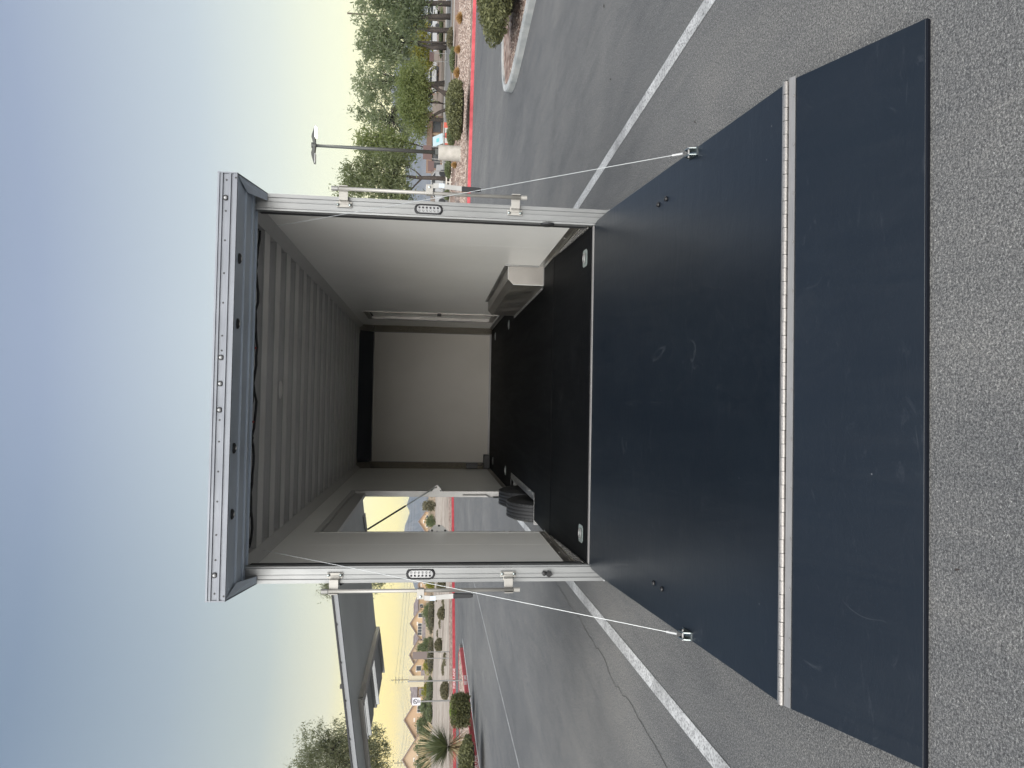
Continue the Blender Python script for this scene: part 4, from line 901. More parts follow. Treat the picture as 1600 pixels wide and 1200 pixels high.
# shrubs
def shrub(base, rx, ry, h, m, label, n=2600, ls=.05, name='shrub', flat=.5, group=None, core=True, cat='shrub', top=None):
    root = empty(name, base, label, cat, group); bx, by, bz_ = base
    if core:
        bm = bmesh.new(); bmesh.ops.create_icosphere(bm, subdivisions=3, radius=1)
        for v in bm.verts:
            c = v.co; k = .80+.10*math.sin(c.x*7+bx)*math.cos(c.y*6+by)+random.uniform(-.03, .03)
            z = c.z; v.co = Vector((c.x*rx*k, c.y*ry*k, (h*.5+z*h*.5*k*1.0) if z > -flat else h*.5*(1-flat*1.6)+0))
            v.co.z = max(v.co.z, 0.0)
        me = bpy.data.meshes.new('dark_core'); bm.to_mesh(me); bm.free(); me.materials.append(M['shrub_core']); o = bpy.data.objects.new('dark_core', me); COL.objects.link(o); o.parent = root  # solid dark core inside the leaf shell, closing the view through
    u = rdir(n); u[:, 2] = np.where(u[:, 2] < -flat, -u[:, 2]*.3, u[:, 2]); rr = rng.uniform(.74, 1.03, (n, 1))*(1+.08*np.sin(u[:, :1]*9+bx)*np.cos(u[:, 1:2]*8))
    if flat == .7: u = u/np.maximum(np.abs(u).max(axis=1, keepdims=True), .6)**.75
    P = u*rr*np.array([rx, ry, h*.5])+np.array([bx, by, bz_+h*.5]); P[:, 2] = np.maximum(P[:, 2], bz_+.02)
    out_ = u*.8+rdir(n)*.9; out_ /= np.linalg.norm(out_, axis=1, keepdims=True)
    quads('foliage', P, rdir(n)*ls*.45, out_*ls, m, root, base)
    if top:
        k = n//3; u = rdir(k); u[:, 2] = np.abs(u[:, 2])*.5+.6; u /= np.linalg.norm(u, axis=1, keepdims=True)
        P = u*rng.uniform(.95, 1.08, (k, 1))*np.array([rx, ry, h*.5])+np.array([bx, by, bz_+h*.5]); quads('new_growth', P, rdir(k)*ls*.5, rdir(k)*ls+np.array([0, 0, ls*.5]), top, root, base)
    return root
def shrub_px(x0, x1, y0, y1, D, m, label, **k):   # seen between x0..x1 and y0..y1, standing D metres away
    c = gbase(x1, (y0+y1)/2, D); h = (x1-x0)*px(D); r = (y1-y0)/2*px(D); return shrub(c, r, r, h, m, label, **k)
# big corner shrub on the grey island
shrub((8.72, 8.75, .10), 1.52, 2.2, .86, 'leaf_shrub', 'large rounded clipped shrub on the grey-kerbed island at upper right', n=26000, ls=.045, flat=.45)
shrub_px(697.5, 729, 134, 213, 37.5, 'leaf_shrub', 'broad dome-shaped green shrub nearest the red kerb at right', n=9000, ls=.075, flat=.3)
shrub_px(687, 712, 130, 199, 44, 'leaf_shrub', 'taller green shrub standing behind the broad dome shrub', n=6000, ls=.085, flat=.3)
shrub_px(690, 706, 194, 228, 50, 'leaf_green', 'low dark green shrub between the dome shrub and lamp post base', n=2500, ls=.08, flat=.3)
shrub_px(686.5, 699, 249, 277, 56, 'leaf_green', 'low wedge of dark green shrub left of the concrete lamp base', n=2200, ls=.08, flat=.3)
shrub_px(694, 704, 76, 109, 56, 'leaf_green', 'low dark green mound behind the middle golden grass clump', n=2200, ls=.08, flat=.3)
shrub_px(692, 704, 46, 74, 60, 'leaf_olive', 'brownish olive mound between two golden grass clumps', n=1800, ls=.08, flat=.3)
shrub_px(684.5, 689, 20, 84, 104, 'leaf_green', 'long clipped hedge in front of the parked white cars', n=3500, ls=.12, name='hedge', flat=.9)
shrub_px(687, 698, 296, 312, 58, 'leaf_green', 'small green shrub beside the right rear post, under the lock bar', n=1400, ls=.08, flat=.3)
for i, (x0, x1, y0, y1, lab) in enumerate(((702, 712, 18, 37, 'golden grass clump nearest the picture corner'), (701, 711, 70, 84, 'golden grass clump below the forked tree trunk'), (701, 711, 104, 123, 'golden grass clump beside the tall green shrub'), (699, 713, 189, 207, 'golden grass clump tucked against the dome shrub'), (703, 712, 252, 264, 'golden grass clump left of the concrete lamp base'))):
    c = gbase(x1, (y0+y1)/2, 50 if i else 49); r = (y1-y0)/2*px(50); h = (x1-x0)*px(50)
    root = empty('grass_clump', c, 'bunch of dry '+lab, 'grass clump', 'golden grass clumps on the gravel bed'); n = 700
    u = rdir(n); u[:, 2] = np.abs(u[:, 2])+.25; u /= np.linalg.norm(u, axis=1, keepdims=True)
    E = u*np.array([r, r, h])*rng.uniform(.75, 1.1, (n, 1)); P = np.array(c)+E*.5
    quads('blades', P, np.cross(u, rdir(n))*.02, E*.5, 'grass_gold', root, c)
# boulders
def boulder(c, r, label):
    bm = bmesh.new(); bmesh.ops.create_icosphere(bm, subdivisions=2, radius=1)
    for v in bm.verts: v.co = Vector((v.co.x*r*1.2, v.co.y*r, max(-.2, v.co.z)*r*.8))*random.uniform(.85, 1.1)
    me = bpy.data.meshes.new('boulder'); bm.to_mesh(me); bm.free(); me.materials.append(M['rock']); o = bpy.data.objects.new('boulder', me); COL.objects.link(o); o.location = c; tag(o, label, 'boulder')
boulder(gbase(717, 306, 44), .42, 'grey boulder on the gravel beside the right rear post')
boulder(gbase(709, 292, 46), .34, 'dark brown boulder just right of the black door handle grip')
boulder(gbase(706, 272, 60), .3, 'small tan boulder behind the fence rail left of the lamp base')

# street lamp
lb = gbase(715, 240, 45); zt = at(490, 238, 45).z
SLp = empty('street_lamp', lb, 'tall dark parking lot lamp on a round concrete base with two lit heads', 'street lamp')
MB().lathe([(.46, -.1), (.46, .04), (.445, .06), (.445, 1.28), (.42, 1.31), (.0001, 1.315)], 'z', lb, 28).build('concrete_base', 'concrete', SLp, smooth=False)
MB().box(lb[0]-.17, lb[0]+.17, lb[1]-.17, lb[1]+.17, lb[2]+1.31, lb[2]+1.5).build('base_cover', 'pole_dark', SLp, bevel=.02)
MB().tube([(lb[0], lb[1], lb[2]+1.4), (lb[0], lb[1], zt)], [.115, .085], 10).build('lamp_pole', 'pole_dark', SLp, smooth=True)
MB().tube([(lb[0], lb[1], zt-.15), (lb[0], lb[1], zt+.1)], .17, 10).build('pole_top', 'pole_dark', SLp)
for s in (-1, 1):
    b = MB().prism([(.1, .0), (.45, .10), (.62, .08), (1.05, -.05), (1.05, -.11), (.62, -.10), (.1, -.14)], lambda p, t: (lb[0]+s*p[0], lb[1]+t, zt+p[1]), -.16, .16); hd = b.build('lamp_head', 'pole_dark', SLp, bevel=.015)
    MB().box(lb[0]+s*.50, lb[0]+s*1.06, lb[1]-.17, lb[1]+.15, zt-.15, zt-.105).build('lamp_panel', 'lamp_glow' if s > 0 else 'lens', hd)

# ---------------------------------------------------------------- right background things
def boxat(x, y, D): return Vector(gbase(x, y, D))
# brown sign boards on posts
def board_sign(name, y0, y1, x0, x1, xb, D, m, label, posts=2, back=None, th=.04):
    yc = (y0+y1)/2; bpos = Vector(gbase(xb, yc, D)); w = (y1-y0)*px(D)/2; zc0 = at(x1, yc, D).z; zc1 = at(x0, yc, D).z
    root = empty(name, bpos, label, 'sign'); vd = Vector((bpos.x-CAM.x, bpos.y-CAM.y, 0)).normalized(); sd = Vector((vd.y, -vd.x, 0))
    c = Vector((bpos.x, bpos.y, (zc0+zc1)/2)); MB().obox(c, sd*w, vd*th/2, (0, 0, (zc1-zc0)/2)).build('sign_board', m, root)
    for q in ((-.86, .86) if posts == 2 else (0,)):
        p = bpos+sd*w*q+vd*(th/2+.032); MB().tube([p-Vector((0, 0, .1)), Vector((p.x, p.y, zc1-.02))], .03, 6).build('sign_post', 'galvanised', root)
    return root, c, sd, vd, w
board_sign('board_sign', 230, 250, 661, 674, 700, 52, 'sign_brown', 'brown board sign on two posts behind the lamp pole')
board_sign('board_sign', 253.5, 268.5, 668.5, 678, 700, 58, 'sign_brown', 'smaller brown board sign left of the one behind the lamp')
board_sign('board_sign', 84, 96, 671, 678, 692, 80, 'sign_brown', 'small brown board sign among the tree trunks at right')
# low brown building with dark window band
def low_building(y0, y1, xt, xm, xb, D, label, wallm='brown_wall'):
    yc = (y0+y1)/2; b0 = Vector(gbase(xb, yc, D)); w = (y1-y0)*px(D)/2; z0, zm, z1 = b0.z, at(xm, yc, D).z, at(xt, yc, D).z
    root = empty('low_building', b0, label, 'building'); vd = Vector((b0.x-CAM.x, b0.y-CAM.y, 0)).normalized(); sd = Vector((vd.y, -vd.x, 0))
    MB().obox(Vector((b0.x, b0.y, (z0+zm)/2))+vd*3, sd*w, vd*3, (0, 0, (zm-z0)/2)).build('wall', wallm, root)
    MB().obox(Vector((b0.x, b0.y, (zm+z1)/2))+vd*3, sd*(w+.4), vd*3.4, (0, 0, (z1-zm)/2-.002)).build('roof_fascia', 'brown_wall', root)
    k = max(3, int(w*2/2.2))
    for i in range(k):
        q = -w+(i+.5)*2*w/k; MB().obox(Vector((b0.x, b0.y, z0+(zm-z0)*.55))+sd*q-vd*.02, sd*(w/k*.78), vd*.03, (0, 0, (zm-z0)*.38)).build('window', 'window_glass', root)
        if i: MB().obox(Vector((b0.x, b0.y, (z0+zm)/2))+sd*(q-w/k)-vd*.05, sd*.09, vd*.06, (0, 0, (zm-z0)/2)).build('pillar', 'stucco_pale', root)
low_building(186, 262, 666.5, 675, 686, 92, 'low brown flat-roofed building behind the orange and white barriers')
low_building(106, 142, 670, 680, 688, 120, 'pinkish building seen under the mesquite crown', 'stucco_peach')
# water filled barriers
for i, (y, x) in enumerate(((193.5, 697), (197.5, 696.5), (201.5, 696), (205.5, 696), (209.5, 695.5), (213.5, 695), (217.5, 695), (221.5, 694.5), (225.5, 694))):
    c = Vector(gbase(x, y, 58)); red = i in (0, 1, 4, 5, 8)
    vd = Vector((c.x-CAM.x, c.y-CAM.y, 0)).normalized(); sd = Vector((vd.y, -vd.x, 0)); hgt = .62 if i > 1 else .72
    b = MB().prism([(-.24, 0), (.24, 0), (.20, .12), (.10, .3), (.09, hgt), (-.09, hgt), (-.10, .3), (-.20, .12)], lambda p, t: tuple(c+vd*p[0]+sd*t+Vector((0, 0, p[1]))), -.1, .1)
    o = b.build('traffic_barrier', 'barrier_red' if red else 'barrier_white', off=tuple(c)); o.location = c
    tag(o, ('orange-red' if red else 'white')+' plastic road barrier, '+('first', 'second', 'third', 'fourth', 'fifth', 'sixth', 'seventh', 'eighth', 'ninth')[i]+' in the row from the dome shrub', 'barrier', 'plastic road barriers by the low brown building')
# leaning pale banner
c = at(684, 219, 56); vd = Vector((c.x-CAM.x, c.y-CAM.y, 0)).normalized(); sd = Vector((vd.y, -vd.x, 0)); upv = (Vector((0, 0, 1))+sd*.0).normalized()
gb = gbase(692, 219, 56); bn = empty('banner', gb, 'pale blue tilted banner panel with teal print beside the lamp pole', 'banner')
MB().obox(c, (sd*.36+Vector((0, 0, .02))), vd*.015, (Vector((0, 0, .36))-sd*.17)).build('banner_panel', 'banner_blue', bn)
MB().obox(c-vd*.02, sd*.13, vd*.003, (Vector((0, 0, .10))-sd*.04)).build('banner_print', 'banner_ink', bn)
for q in (-.3, .3): MB().tube([Vector((c.x, c.y, gb[2]))+sd*q+vd*.05, c+sd*q+vd*.05], .02, 5).build('banner_leg', 'pole_dark', bn)
# parked cars
def car(y, x, D, m, label, van=False, sc=1.0):
    c = Vector(gbase(x, y, D)); vd = Vector((c.x-CAM.x, c.y-CAM.y, 0)).normalized(); sd = Vector((vd.y, -vd.x, 0))
    root = empty('parked_car', c, label, 'car', 'cars parked beyond the trees at right')
    h = 1.9 if van else 1.45
    body = [(-2.1, .35), (-2.15, .75), (-2.0, .95), (-1.1, 1.0), (-.6, h), (1.0 if not van else 1.9, h), (1.6 if not van else 2.1, 1.0), (2.1, .92), (2.15, .5), (2.1, .35)]
    MB().prism(body, lambda p, t: tuple(c+sd*p[0]*sc+vd*t+Vector((0, 0, p[1]*sc))), -.85, .85).build('body', m, root, bevel=.03)
    win = [(-1.0, 1.03), (-.58, h-.1), (.95 if not van else 1.8, h-.1), (1.4 if not van else 1.9, 1.03)]
    MB().prism(win, lambda p, t: tuple(c+sd*p[0]*sc+vd*t+Vector((0, 0, p[1]*sc))), -.87, .87).build('windows', 'car_glass', root)
    for q in (-1.35, 1.35):
        for t in (-.78, .78):
            o = MB().lathe([(.0001, -.1), (.2, -.1), (.33, -.09), (.33, .09), (.2, .1), (.0001, .1)], 'y', n=16); o.v = [tuple(c+sd*(q*sc+a)+vd*(t+b_)+Vector((0, 0, .33+cz))) for a, b_, cz in o.v]; o.build('wheel', 'tyre_rubber', root)
car(12, 685, 122, 'car_white', 'white car parked nearest the picture corner beyond the tree trunks')
car(35, 685, 124, 'car_silver', 'silver van parked between the second and third tree trunks', True)
car(56, 685, 121, 'car_white', 'white car parked right of the forked tree trunk')
car(122, 687, 118, 'car_silver', 'silver car seen under the left part of the mesquite crown')
car(293, 688, 74, 'car_white', 'white car beside the right rear post lock bar')
# rail at the left of the lamp base
root = empty('rail_fence', gbase(708, 281, 58), 'low white rail fence on the gravel left of the lamp base', 'fence')
a, b_ = Vector(gbase(708, 262, 58)), Vector(gbase(708, 300, 58))
for h in (.12, .42): MB().tube([a+Vector((0, 0, h)), b_+Vector((0, 0, h))], .05, 6).build('rail', 'trim_white', root)
for i in range(6): p = a.lerp(b_, i/5); MB().tube([p, p+Vector((0, 0, .48))], .04, 6).build('fence_post', 'trim_white', root)

# ---------------------------------------------------------------- left background
def text_on(body, size, fn, m, parent, name='lettering'):
    cu = bpy.data.curves.new(name, 'FONT'); cu.body = body; cu.size = size; cu.align_x = 'CENTER'; cu.align_y = 'CENTER'; cu.extrude = .002
    o = bpy.data.objects.new(name, cu); COL.objects.link(o); dg = bpy.context.evaluated_depsgraph_get(); me = bpy.data.meshes.new_from_object(o.evaluated_get(dg))
    bpy.data.objects.remove(o)
    for v in me.vertices: v.co = fn(v.co)
    me.materials.clear(); me.materials.append(M[m]); q = bpy.data.objects.new(name, me); COL.objects.link(q); q.parent = parent; q.location = (0, 0, 0); return q
def kerb_text(root, p0, tdir, ndir, size, body='FIRE LANE', sx=1.0):
    # painted on the kerb face: along tdir, facing away from ndir
    o0 = Vector(root.location); P = Vector((*p0, .072)); t3 = Vector((*tdir, 0)); n3 = Vector((*ndir, 0))
    text_on(body, size, lambda c: P+t3*c.x*sx+Vector((0, 0, c.y))-n3*(.004-.9*0+c.z)+n3*(.018*((c.y+.072)/.12))-o0, 'lettering', root)
kp_ = KL1+tL*(1.2); kerb_text(kl, tuple(kp_), tuple(tL), tuple(nL), .17, sx=1.5)
for yk in (17.5, 24.2): kerb_text(ki, (-11.15, yk), (0, 1), (-1, 0), .17, 'FIRE LANE', 1.3)
kerb_text(ki, (-11.15, 14.6), (0, 1), (-1, 0), .17, 'NO PARKING', 1.3)
# shrubs of the desert plot
shrub_px(685.5, 704, 908, 922, 54, 'leaf_olive', 'olive desert shrub just left of the trailer post', n=2500, ls=.07, flat=.3)
shrub_px(687, 702, 949, 967.5, 57, 'leaf_olive', 'round olive desert shrub behind the far red kerb, right of two others', n=2600, ls=.07, flat=.3)
shrub_px(682, 697.5, 998, 1017.5, 63, 'leaf_olive', 'round olive desert shrub just right of the grey board sign', n=2600, ls=.07, flat=.3)
shrub_px(688, 704.5, 1065.5, 1091, 46, 'leaf_olive', 'wide olive shrub between the two single-post signs', n=3200, ls=.06, flat=.3)
shrub_px(691, 719, 1090, 1129, 27.0, 'leaf_shrub', 'boxy shrub with bright green top on the gravel island', n=9000, ls=.045, flat=.7, top='leaf_hedge_top')
shrub_px(701, 729, 1160, 1235, 23.0, 'leaf_shrub', 'low spreading shrub in front of the yucca on the gravel island', n=9000, ls=.045, flat=.3)
for i, (x, y, D, w_) in enumerate(((693, 975, 80, 'midway between the two round olive shrubs'), (690, 990, 95, 'just right of the second round olive shrub'), (695, 1045, 62, 'between the board sign and the tan sign'), (697, 940, 64, 'right of the first round olive shrub'), (699, 1030, 57, 'at the foot of the board sign'), (690, 935, 110, 'farthest back, near the long hedge'))):
    c = gbase(x, y, D); shrub(c, .5, .4, .3, 'leaf_olive', 'tiny dry scrub tuft '+w_, n=350, ls=.07, name='scrub', core=False, group='scrub tufts on the desert plot')
# yucca
yb = gbase(716, 1170, 25); yc = at(700, 1166, 25); YU = empty('yucca', yb, 'spiky yucca with long stiff green blades on the gravel island', 'plant')
MB().tube([yb, (yb[0]+.02, yb[1], yc.z)], [.10, .08], 8).build('stem', 'bark', YU)
n = 520; u = rdir(n); u[:, 2] = u[:, 2]*.8+.32; u /= np.linalg.norm(u, axis=1, keepdims=True); Lb = rng.uniform(.68, .98, (n, 1)); E = u*Lb; P = np.array(yc)+E*.5+u*.03
side = np.cross(u, np.array([0, 0, 1.0])); side /= np.linalg.norm(side, axis=1, keepdims=True)+1e-6
g_ = u[:, 2] > -.15; quads('blades', P[g_], side[g_]*.020, E[g_]*.5, 'yucca_blade', YU, yb); quads('dry_blades', P[~g_], side[~g_]*.018, E[~g_]*.45, 'yucca_dead', YU, yb)
k = 60; u = rdir(k); u[:, 2] = np.abs(u[:, 2])+.8; u /= np.linalg.norm(u, axis=1, keepdims=True); E = u*rng.uniform(.3, .42, (k, 1)); side = np.cross(u, rdir(k)); P = np.array(yc)+u*.85
quads('blade_tips', P, side*.02, E*.5, 'yucca_dead', YU, yb)
# signs
r_a, c, sd, vd, w = board_sign('traffic_sign', 1055.5, 1070.5, 638.7, 662.5, 716, 33, 'sign_back', 'tan back of a traffic sign on a single post on the island tip', posts=1, th=.006)
p = c-vd*.03; MB().obox(p, sd*.028, vd*.02, (0, 0, .36)).build('sign_post', 'galvanised', r_a)
p0 = Vector(gbase(716, 1063, 33)); MB().tube([p0-Vector((0, 0, .05))-vd*.03, Vector((p0.x, p0.y, c.z))-vd*.03], .028, 6).build('sign_post', 'galvanised', r_a)
r_b, c, sd, vd, w = board_sign('traffic_sign', 1089.5, 1099.5, 644.3, 657, 712, 30, 'sign_white', 'small white no parking sign with a barred circle, above the boxy shrub', posts=1, th=.004)
h = (at(644.3, 1094, 30).z-at(657, 1094, 30).z)/2
ringc = c+Vector((0, 0, h*.25))-vd*.006
pts = [ringc+sd*math.cos(a)*w*.60+Vector((0, 0, math.sin(a)*w*.60)) for a in np.linspace(0, 2*math.pi, 25)]
MB().tube(pts, .012, 6).build('barred_circle', 'sign_ink', r_b)
MB().tube([ringc+sd*w*.42+Vector((0, 0, w*.42)), ringc-sd*w*.42-Vector((0, 0, w*.42))], .010, 5).build('circle_bar', 'sign_ink', r_b)
o0 = Vector(r_b.location)
text_on('P', w*.95, lambda q: ringc+sd*q.x+Vector((0, 0, q.y))-vd*(.004+q.z)-o0, 'sign_ink', r_b)
for dz_, ln in ((-.55, .5), (-.75, .34)): MB().obox(c+Vector((0, 0, h*dz_))-vd*.005, sd*w*ln, vd*.002, (0, 0, .009)).build('sign_text_bar', 'sign_ink', r_b)
board_sign('board_sign', 1018, 1028.3, 644.5, 667, 704, 50, 'sign_grey_brown', 'grey-brown board sign on two pale posts in the desert plot', th=.08)
# block wall along the houses
wa, wb2 = Vector(gbase(680, 770, 185)), Vector(gbase(678, 1300, 165))
root = empty('block_wall', wa, 'long low tan block wall between the desert plot and houses', 'wall'); dv = (wb2-wa); L_ = dv.length; dv.normalize(); k = int(L_/8)
for i in range(k):
    c = wa+dv*(i+.5)*L_/k; MB().obox(c+Vector((0, 0, .85)), dv*(L_/k/2-.15), Vector((-dv.y, dv.x, 0))*.1, (0, 0, .85)).build('wall_section', 'block_wall', root)
    c = wa+dv*i*L_/k; MB().obox(c+Vector((0, 0, .95)), dv*.15, Vector((-dv.y, dv.x, 0))*.2, (0, 0, .95)).build('pier', 'block_wall', root)
# roadside hedge and trees before the wall
hs = ((955, 12, 3.4, 'leaf_green', 'bushy green tree before the wall, left of the house with gable vents'), (912, 9, 2.6, 'leaf_yellow', 'yellow-green tree seen beside the left rear post'), (972, 10, 2.2, 'leaf_green', 'low green tree under the large gabled house'), (1005, 9, 2.9, 'leaf_green', 'green tree in front of the house behind the board sign'), (1013, 9, 4.8, 'leaf_green', 'taller green tree against the house just right of the board sign'), (1034, 6, 2.2, 'leaf_olive', 'small olive tree left of the grey board sign'), (1040, 7, 2.6, 'leaf_yellow', 'yellowish tree left of the grey-brown board sign'), (1078, 9, 3.2, 'leaf_yellow', 'yellow-green tree between the two traffic signs'), (1103, 9, 4.4, 'leaf_green', 'grey-green tree just left of the no parking sign'), (1112, 8, 2.4, 'leaf_green', 'low green tree left of the no parking sign'), (1130, 12, 5.0, 'leaf_green', 'dense green tree under the peach gabled house'), (1143, 12, 4.2, 'leaf_green', 'dense green tree touching the yucca tips'), (1165, 14, 4.6, 'leaf_green', 'dense green tree behind the yucca, at its top left'), (1194, 12, 4.4, 'leaf_green', 'dense green tree at the far left picture edge'), (815, 7, 3.0, 'leaf_green', 'round green tree seen through the side opening by the strut bracket'), (790, 8, 4.2, 'leaf_olive', 'bare greyish tree seen through the side opening'))
for y, rpx, ht, m_, lab in hs:
    ht *= .66; rpx *= .8; D = 158; bse = gbase(679, y, D); c = Vector(bse)+Vector((0, 0, ht*.58)); rr = rpx*px(D)
    tree('leafy_tree', bse, [((c.x, c.y, c.z), (rr, rr, ht*.42)), ((c.x+rr*.4, c.y, c.z-ht*.1), (rr*.7, rr*.7, ht*.3)), ((c.x-rr*.4, c.y, c.z-ht*.15), (rr*.7, rr*.7, ht*.3))], 1500, .22, m_, lab, [([Vector(bse), c-Vector((0, 0, ht*.2))], [.12, .08])], 40, .35, group=None)
for y0, y1, m_, lab in ((1058, 1100, 'leaf_green', 'long low hedge on the roadside below the two traffic signs'), (1104, 1128, 'leaf_green', 'low green hedge on the roadside above the boxy shrub'), (1000, 1052, 'leaf_olive', 'long brownish hedge on the roadside behind the board sign'), (930, 990, 'leaf_olive', 'long brownish hedge on the roadside below the gabled house')):
    D = 150; c = gbase(678, (y0+y1)/2, D); shrub(c, (y1-y0)/2*px(D), 1.0, 1.25, m_, lab, n=1800, ls=.16, name='hedge', flat=.9)
# houses
def house(yc, wpx, D, eave, peak, wallm, label, front=True, wing=None, wins=(), depth=9, xoff=0):
    b0 = Vector(gbase(676, yc, D)); vd = Vector((b0.x-CAM.x, b0.y-CAM.y, 0)).normalized(); sd = Vector((vd.y, -vd.x, 0)); w = wpx/2*px(D)
    root = empty('house', b0, label, 'house'); Pp = lambda a, b_, z: tuple(b0+sd*a+vd*b_+Vector((0, 0, z)))
    if front:   # gable faces the viewer
        MB().prism([(-w, -.2), (w, -.2), (w, eave), (0, peak), (-w, eave)], lambda p, t: Pp(p[0], t, p[1]), 0, depth).build('wall', wallm, root)
        k = (peak-eave)/w; ov = .55
        for s in (-1, 1):
            MB().prism([(s*(w+ov), eave-ov*k+.05), (0, peak+.05), (0, peak+.38), (s*(w+ov), eave-ov*k+.33)], lambda p, t: Pp(p[0], t, p[1]), -.5, depth+.4).build('roof', 'roof_tile', root)
            MB().prism([(s*(w+ov), eave-ov*k), (0, peak), (0, peak+.25), (s*(w+ov), eave-ov*k+.25)], lambda p, t: Pp(p[0], t, p[1]), -.58, -.51).build('barge_board', 'barge_brown', root)
        for q in (-.3, 0, .3): MB().obox(Pp(q*1.2, -.03, eave+(peak-eave)*.32), sd*.16, vd*.03, (0, 0, .22)).build('gable_vent', 'trim_white', root)
    else:       # hip roof
        MB().obox(Pp(0, depth/2, eave/2-.1), sd*w, vd*depth/2, (0, 0, eave/2+.1)).build('wall', wallm, root)
        e = .5; v = [Pp(-w-e, -e, eave), Pp(w+e, -e, eave), Pp(w+e, depth+e, eave), Pp(-w-e, depth+e, eave), Pp(-w*.35, depth/2, peak), Pp(w*.35, depth/2, peak)]
        MB().add(v, [(0, 1, 5, 4), (1, 2, 5), (2, 3, 4, 5), (3, 0, 4), (0, 3, 2, 1)]).build('roof', 'roof_tile', root)
    for a, z, ww, hh in wins:
        c = Vector(Pp(a*w, -.03, z)); f = MB().obox(c, sd*(ww/2+.13), vd*.06, (0, 0, hh/2+.13)).build('window', 'window_frame', root)
        kk = max(1, int(ww/.9))
        for i in range(kk): MB().obox(c-vd*.075+sd*(-ww/2+(i+.5)*ww/kk), sd*(ww/kk/2-.05), vd*.02, (0, 0, hh/2)).build('pane', 'window_glass', f)
    if wing:    # lower garage roof in front
        a0, a1, z0, z1 = wing; a0 *= w; a1 *= w
        MB().obox(Pp((a0+a1)/2, -2, z0/2), sd*(a1-a0)/2, vd*1.98, (0, 0, z0/2)).build('wall', 'stucco_pale', root)
        MB().prism([(-4.6, z0-.15), (0, z1), (0, z1+.15), (-4.6, z0)], lambda p, t: Pp(t, p[0]-.02, p[1]), a0-.4, a1+.4).build('roof', 'roof_tile', root)
    return root
D = 262
house(952, 44, D, 4.4, 6.1, 'stucco', 'tan house right of the large gabled house, partly behind the lock bar handle', False, None, ((-.55, 3.4, 1.2, 1.1), (.2, 3.4, 1.4, 1.0)))
house(974, 44, D-14, 3.4, 6.6, 'stucco', 'large tan house with front gable and three-pane window', True, (-1.0, .45, 1.6, 2.7), ((-.36, 3.6, 3.6, 1.2), (.52, 3.5, 1.3, 1.3)), 12)
house(1000, 32, D+6, 4.3, 6.0, 'stucco_pale', 'pale house right of the grey-brown board sign', False, None, ((.1, 3.3, 1.2, 1.2),))
house(1023, 40, D, 4.2, 6.8, 'stucco_pale', 'pale house directly behind the grey-brown board sign', True, None, ())
house(1047, 36, D-8, 3.5, 6.4, 'stucco', 'tan house with a square window between board sign and traffic sign', True, (-1.0, -.1, 1.6, 2.8), ((.15, 3.7, 1.5, 1.5),), 12)
house(1070, 38, D+4, 4.3, 6.6, 'stucco', 'tan house behind the single-post sign with two small windows', False, None, ((-.35, 3.5, 1.6, 1.3), (-.75, 1.6, 1.2, 1.0)))
house(1090, 34, D, 4.0, 6.3, 'stucco', 'tan house with grey roof directly behind the no parking sign', False, (-1, .6, 1.7, 3.4), ())
house(1124, 60, D-20, 3.2, 7.4, 'stucco_peach', 'wide peach gabled house above the green trees at far left', True, None, ((.45, 2.9, 1.8, 1.6), (-.35, 2.9, 2.0, 1.5)), 14)
house(1186, 64, D-25, 2.8, 7.4, 'stucco_pale', 'pale gabled house at the far left edge above the yucca', True, None, ((.3, 2.6, 1.8, 1.5), (-.3, 2.6, 1.8, 1.5)), 14)
house(914, 26, D, 3.2, 4.6, 'stucco_peach', 'small peach house beside the left rear post', True, None, ((.3, 2.4, 1.0, .9),))
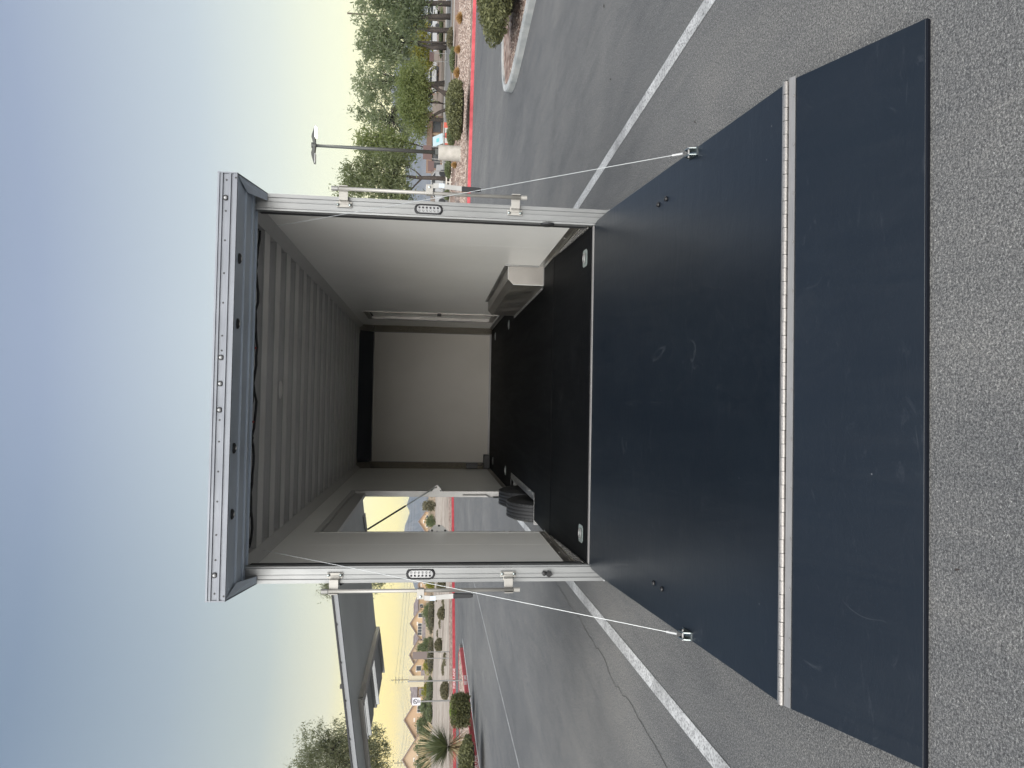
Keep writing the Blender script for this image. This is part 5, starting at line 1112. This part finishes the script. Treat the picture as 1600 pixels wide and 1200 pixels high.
house(815, 30, D-20, 2.4, 4.6, 'stucco_peach', 'peach gabled house seen through the side opening', True, None, ((.5, 1.9, .9, .8), (-.4, 1.9, .9, .8)))
# mountains
def mountain(y_pts, D, label, seed):
    rg_ = np.random.default_rng(seed); k = 90; ys = np.linspace(y_pts[0][0], y_pts[-1][0], k); hs_ = np.interp(ys, [p[0] for p in y_pts], [p[1] for p in y_pts])
    nz = np.cumsum(rg_.normal(size=k))*.35; nz -= np.linspace(nz[0], nz[-1], k); b = MB(); v = []
    rows = 7
    for r in range(rows):
        t = r/(rows-1)
        for i in range(k):
            hx = hs_[i]+nz[i]; DD = D*(1-.22*(1-t)); c = at(hx, ys[i], D); z = c.z*(t**1.3)*(1 if r in (0, rows-1) else rg_.uniform(.9, 1.08)); p = at(hx, ys[i], DD); v.append((p.x, p.y, z if r else -2))
    for i in range(k): p = at(hs_[i], ys[i], D*1.3); v.append((p.x, p.y, -2))
    rows += 1
    b.add(v, [(r*k+i, r*k+i+1, (r+1)*k+i+1, (r+1)*k+i) for r in range(rows-1) for i in range(k-1)]); return structure(b, 'mountain', 'mountain', smooth=False)
mountain([(560, 674), (600, 664), (640, 650), (700, 640), (770, 642), (790, 636), (800, 641), (822, 633), (850, 630), (880, 636), (905, 642), (925, 649), (945, 655), (970, 664), (1000, 666)], 5200, '', 4)
mountain([(-1400, 715), (-1000, 680), (-600, 652), (-260, 640), (-100, 632), (0, 628), (60, 634), (130, 610), (160, 612), (215, 628), (250, 632), (290, 636), (340, 640), (420, 652), (500, 660), (580, 675)], 5600, '', 9)
# air: pale haze over the whole basin
hz = MB().box(-6500, 6500, -420, 9000, -6, 270).build('haze', None); tag(hz, kind='stuff')
hm = bpy.data.materials.new('haze'); hm.use_nodes = True; t = hm.node_tree; t.nodes.clear()
o = N(t, 'ShaderNodeOutputMaterial'); pv = N(t, 'ShaderNodeVolumePrincipled'); pv.inputs['Color'].default_value = (.62, .80, 1, 1); pv.inputs['Density'].default_value = .00011; pv.inputs['Anisotropy'].default_value = .2
t.links.new(pv.outputs[0], o.inputs['Volume']); hz.data.materials.append(hm)
HAZE = hz
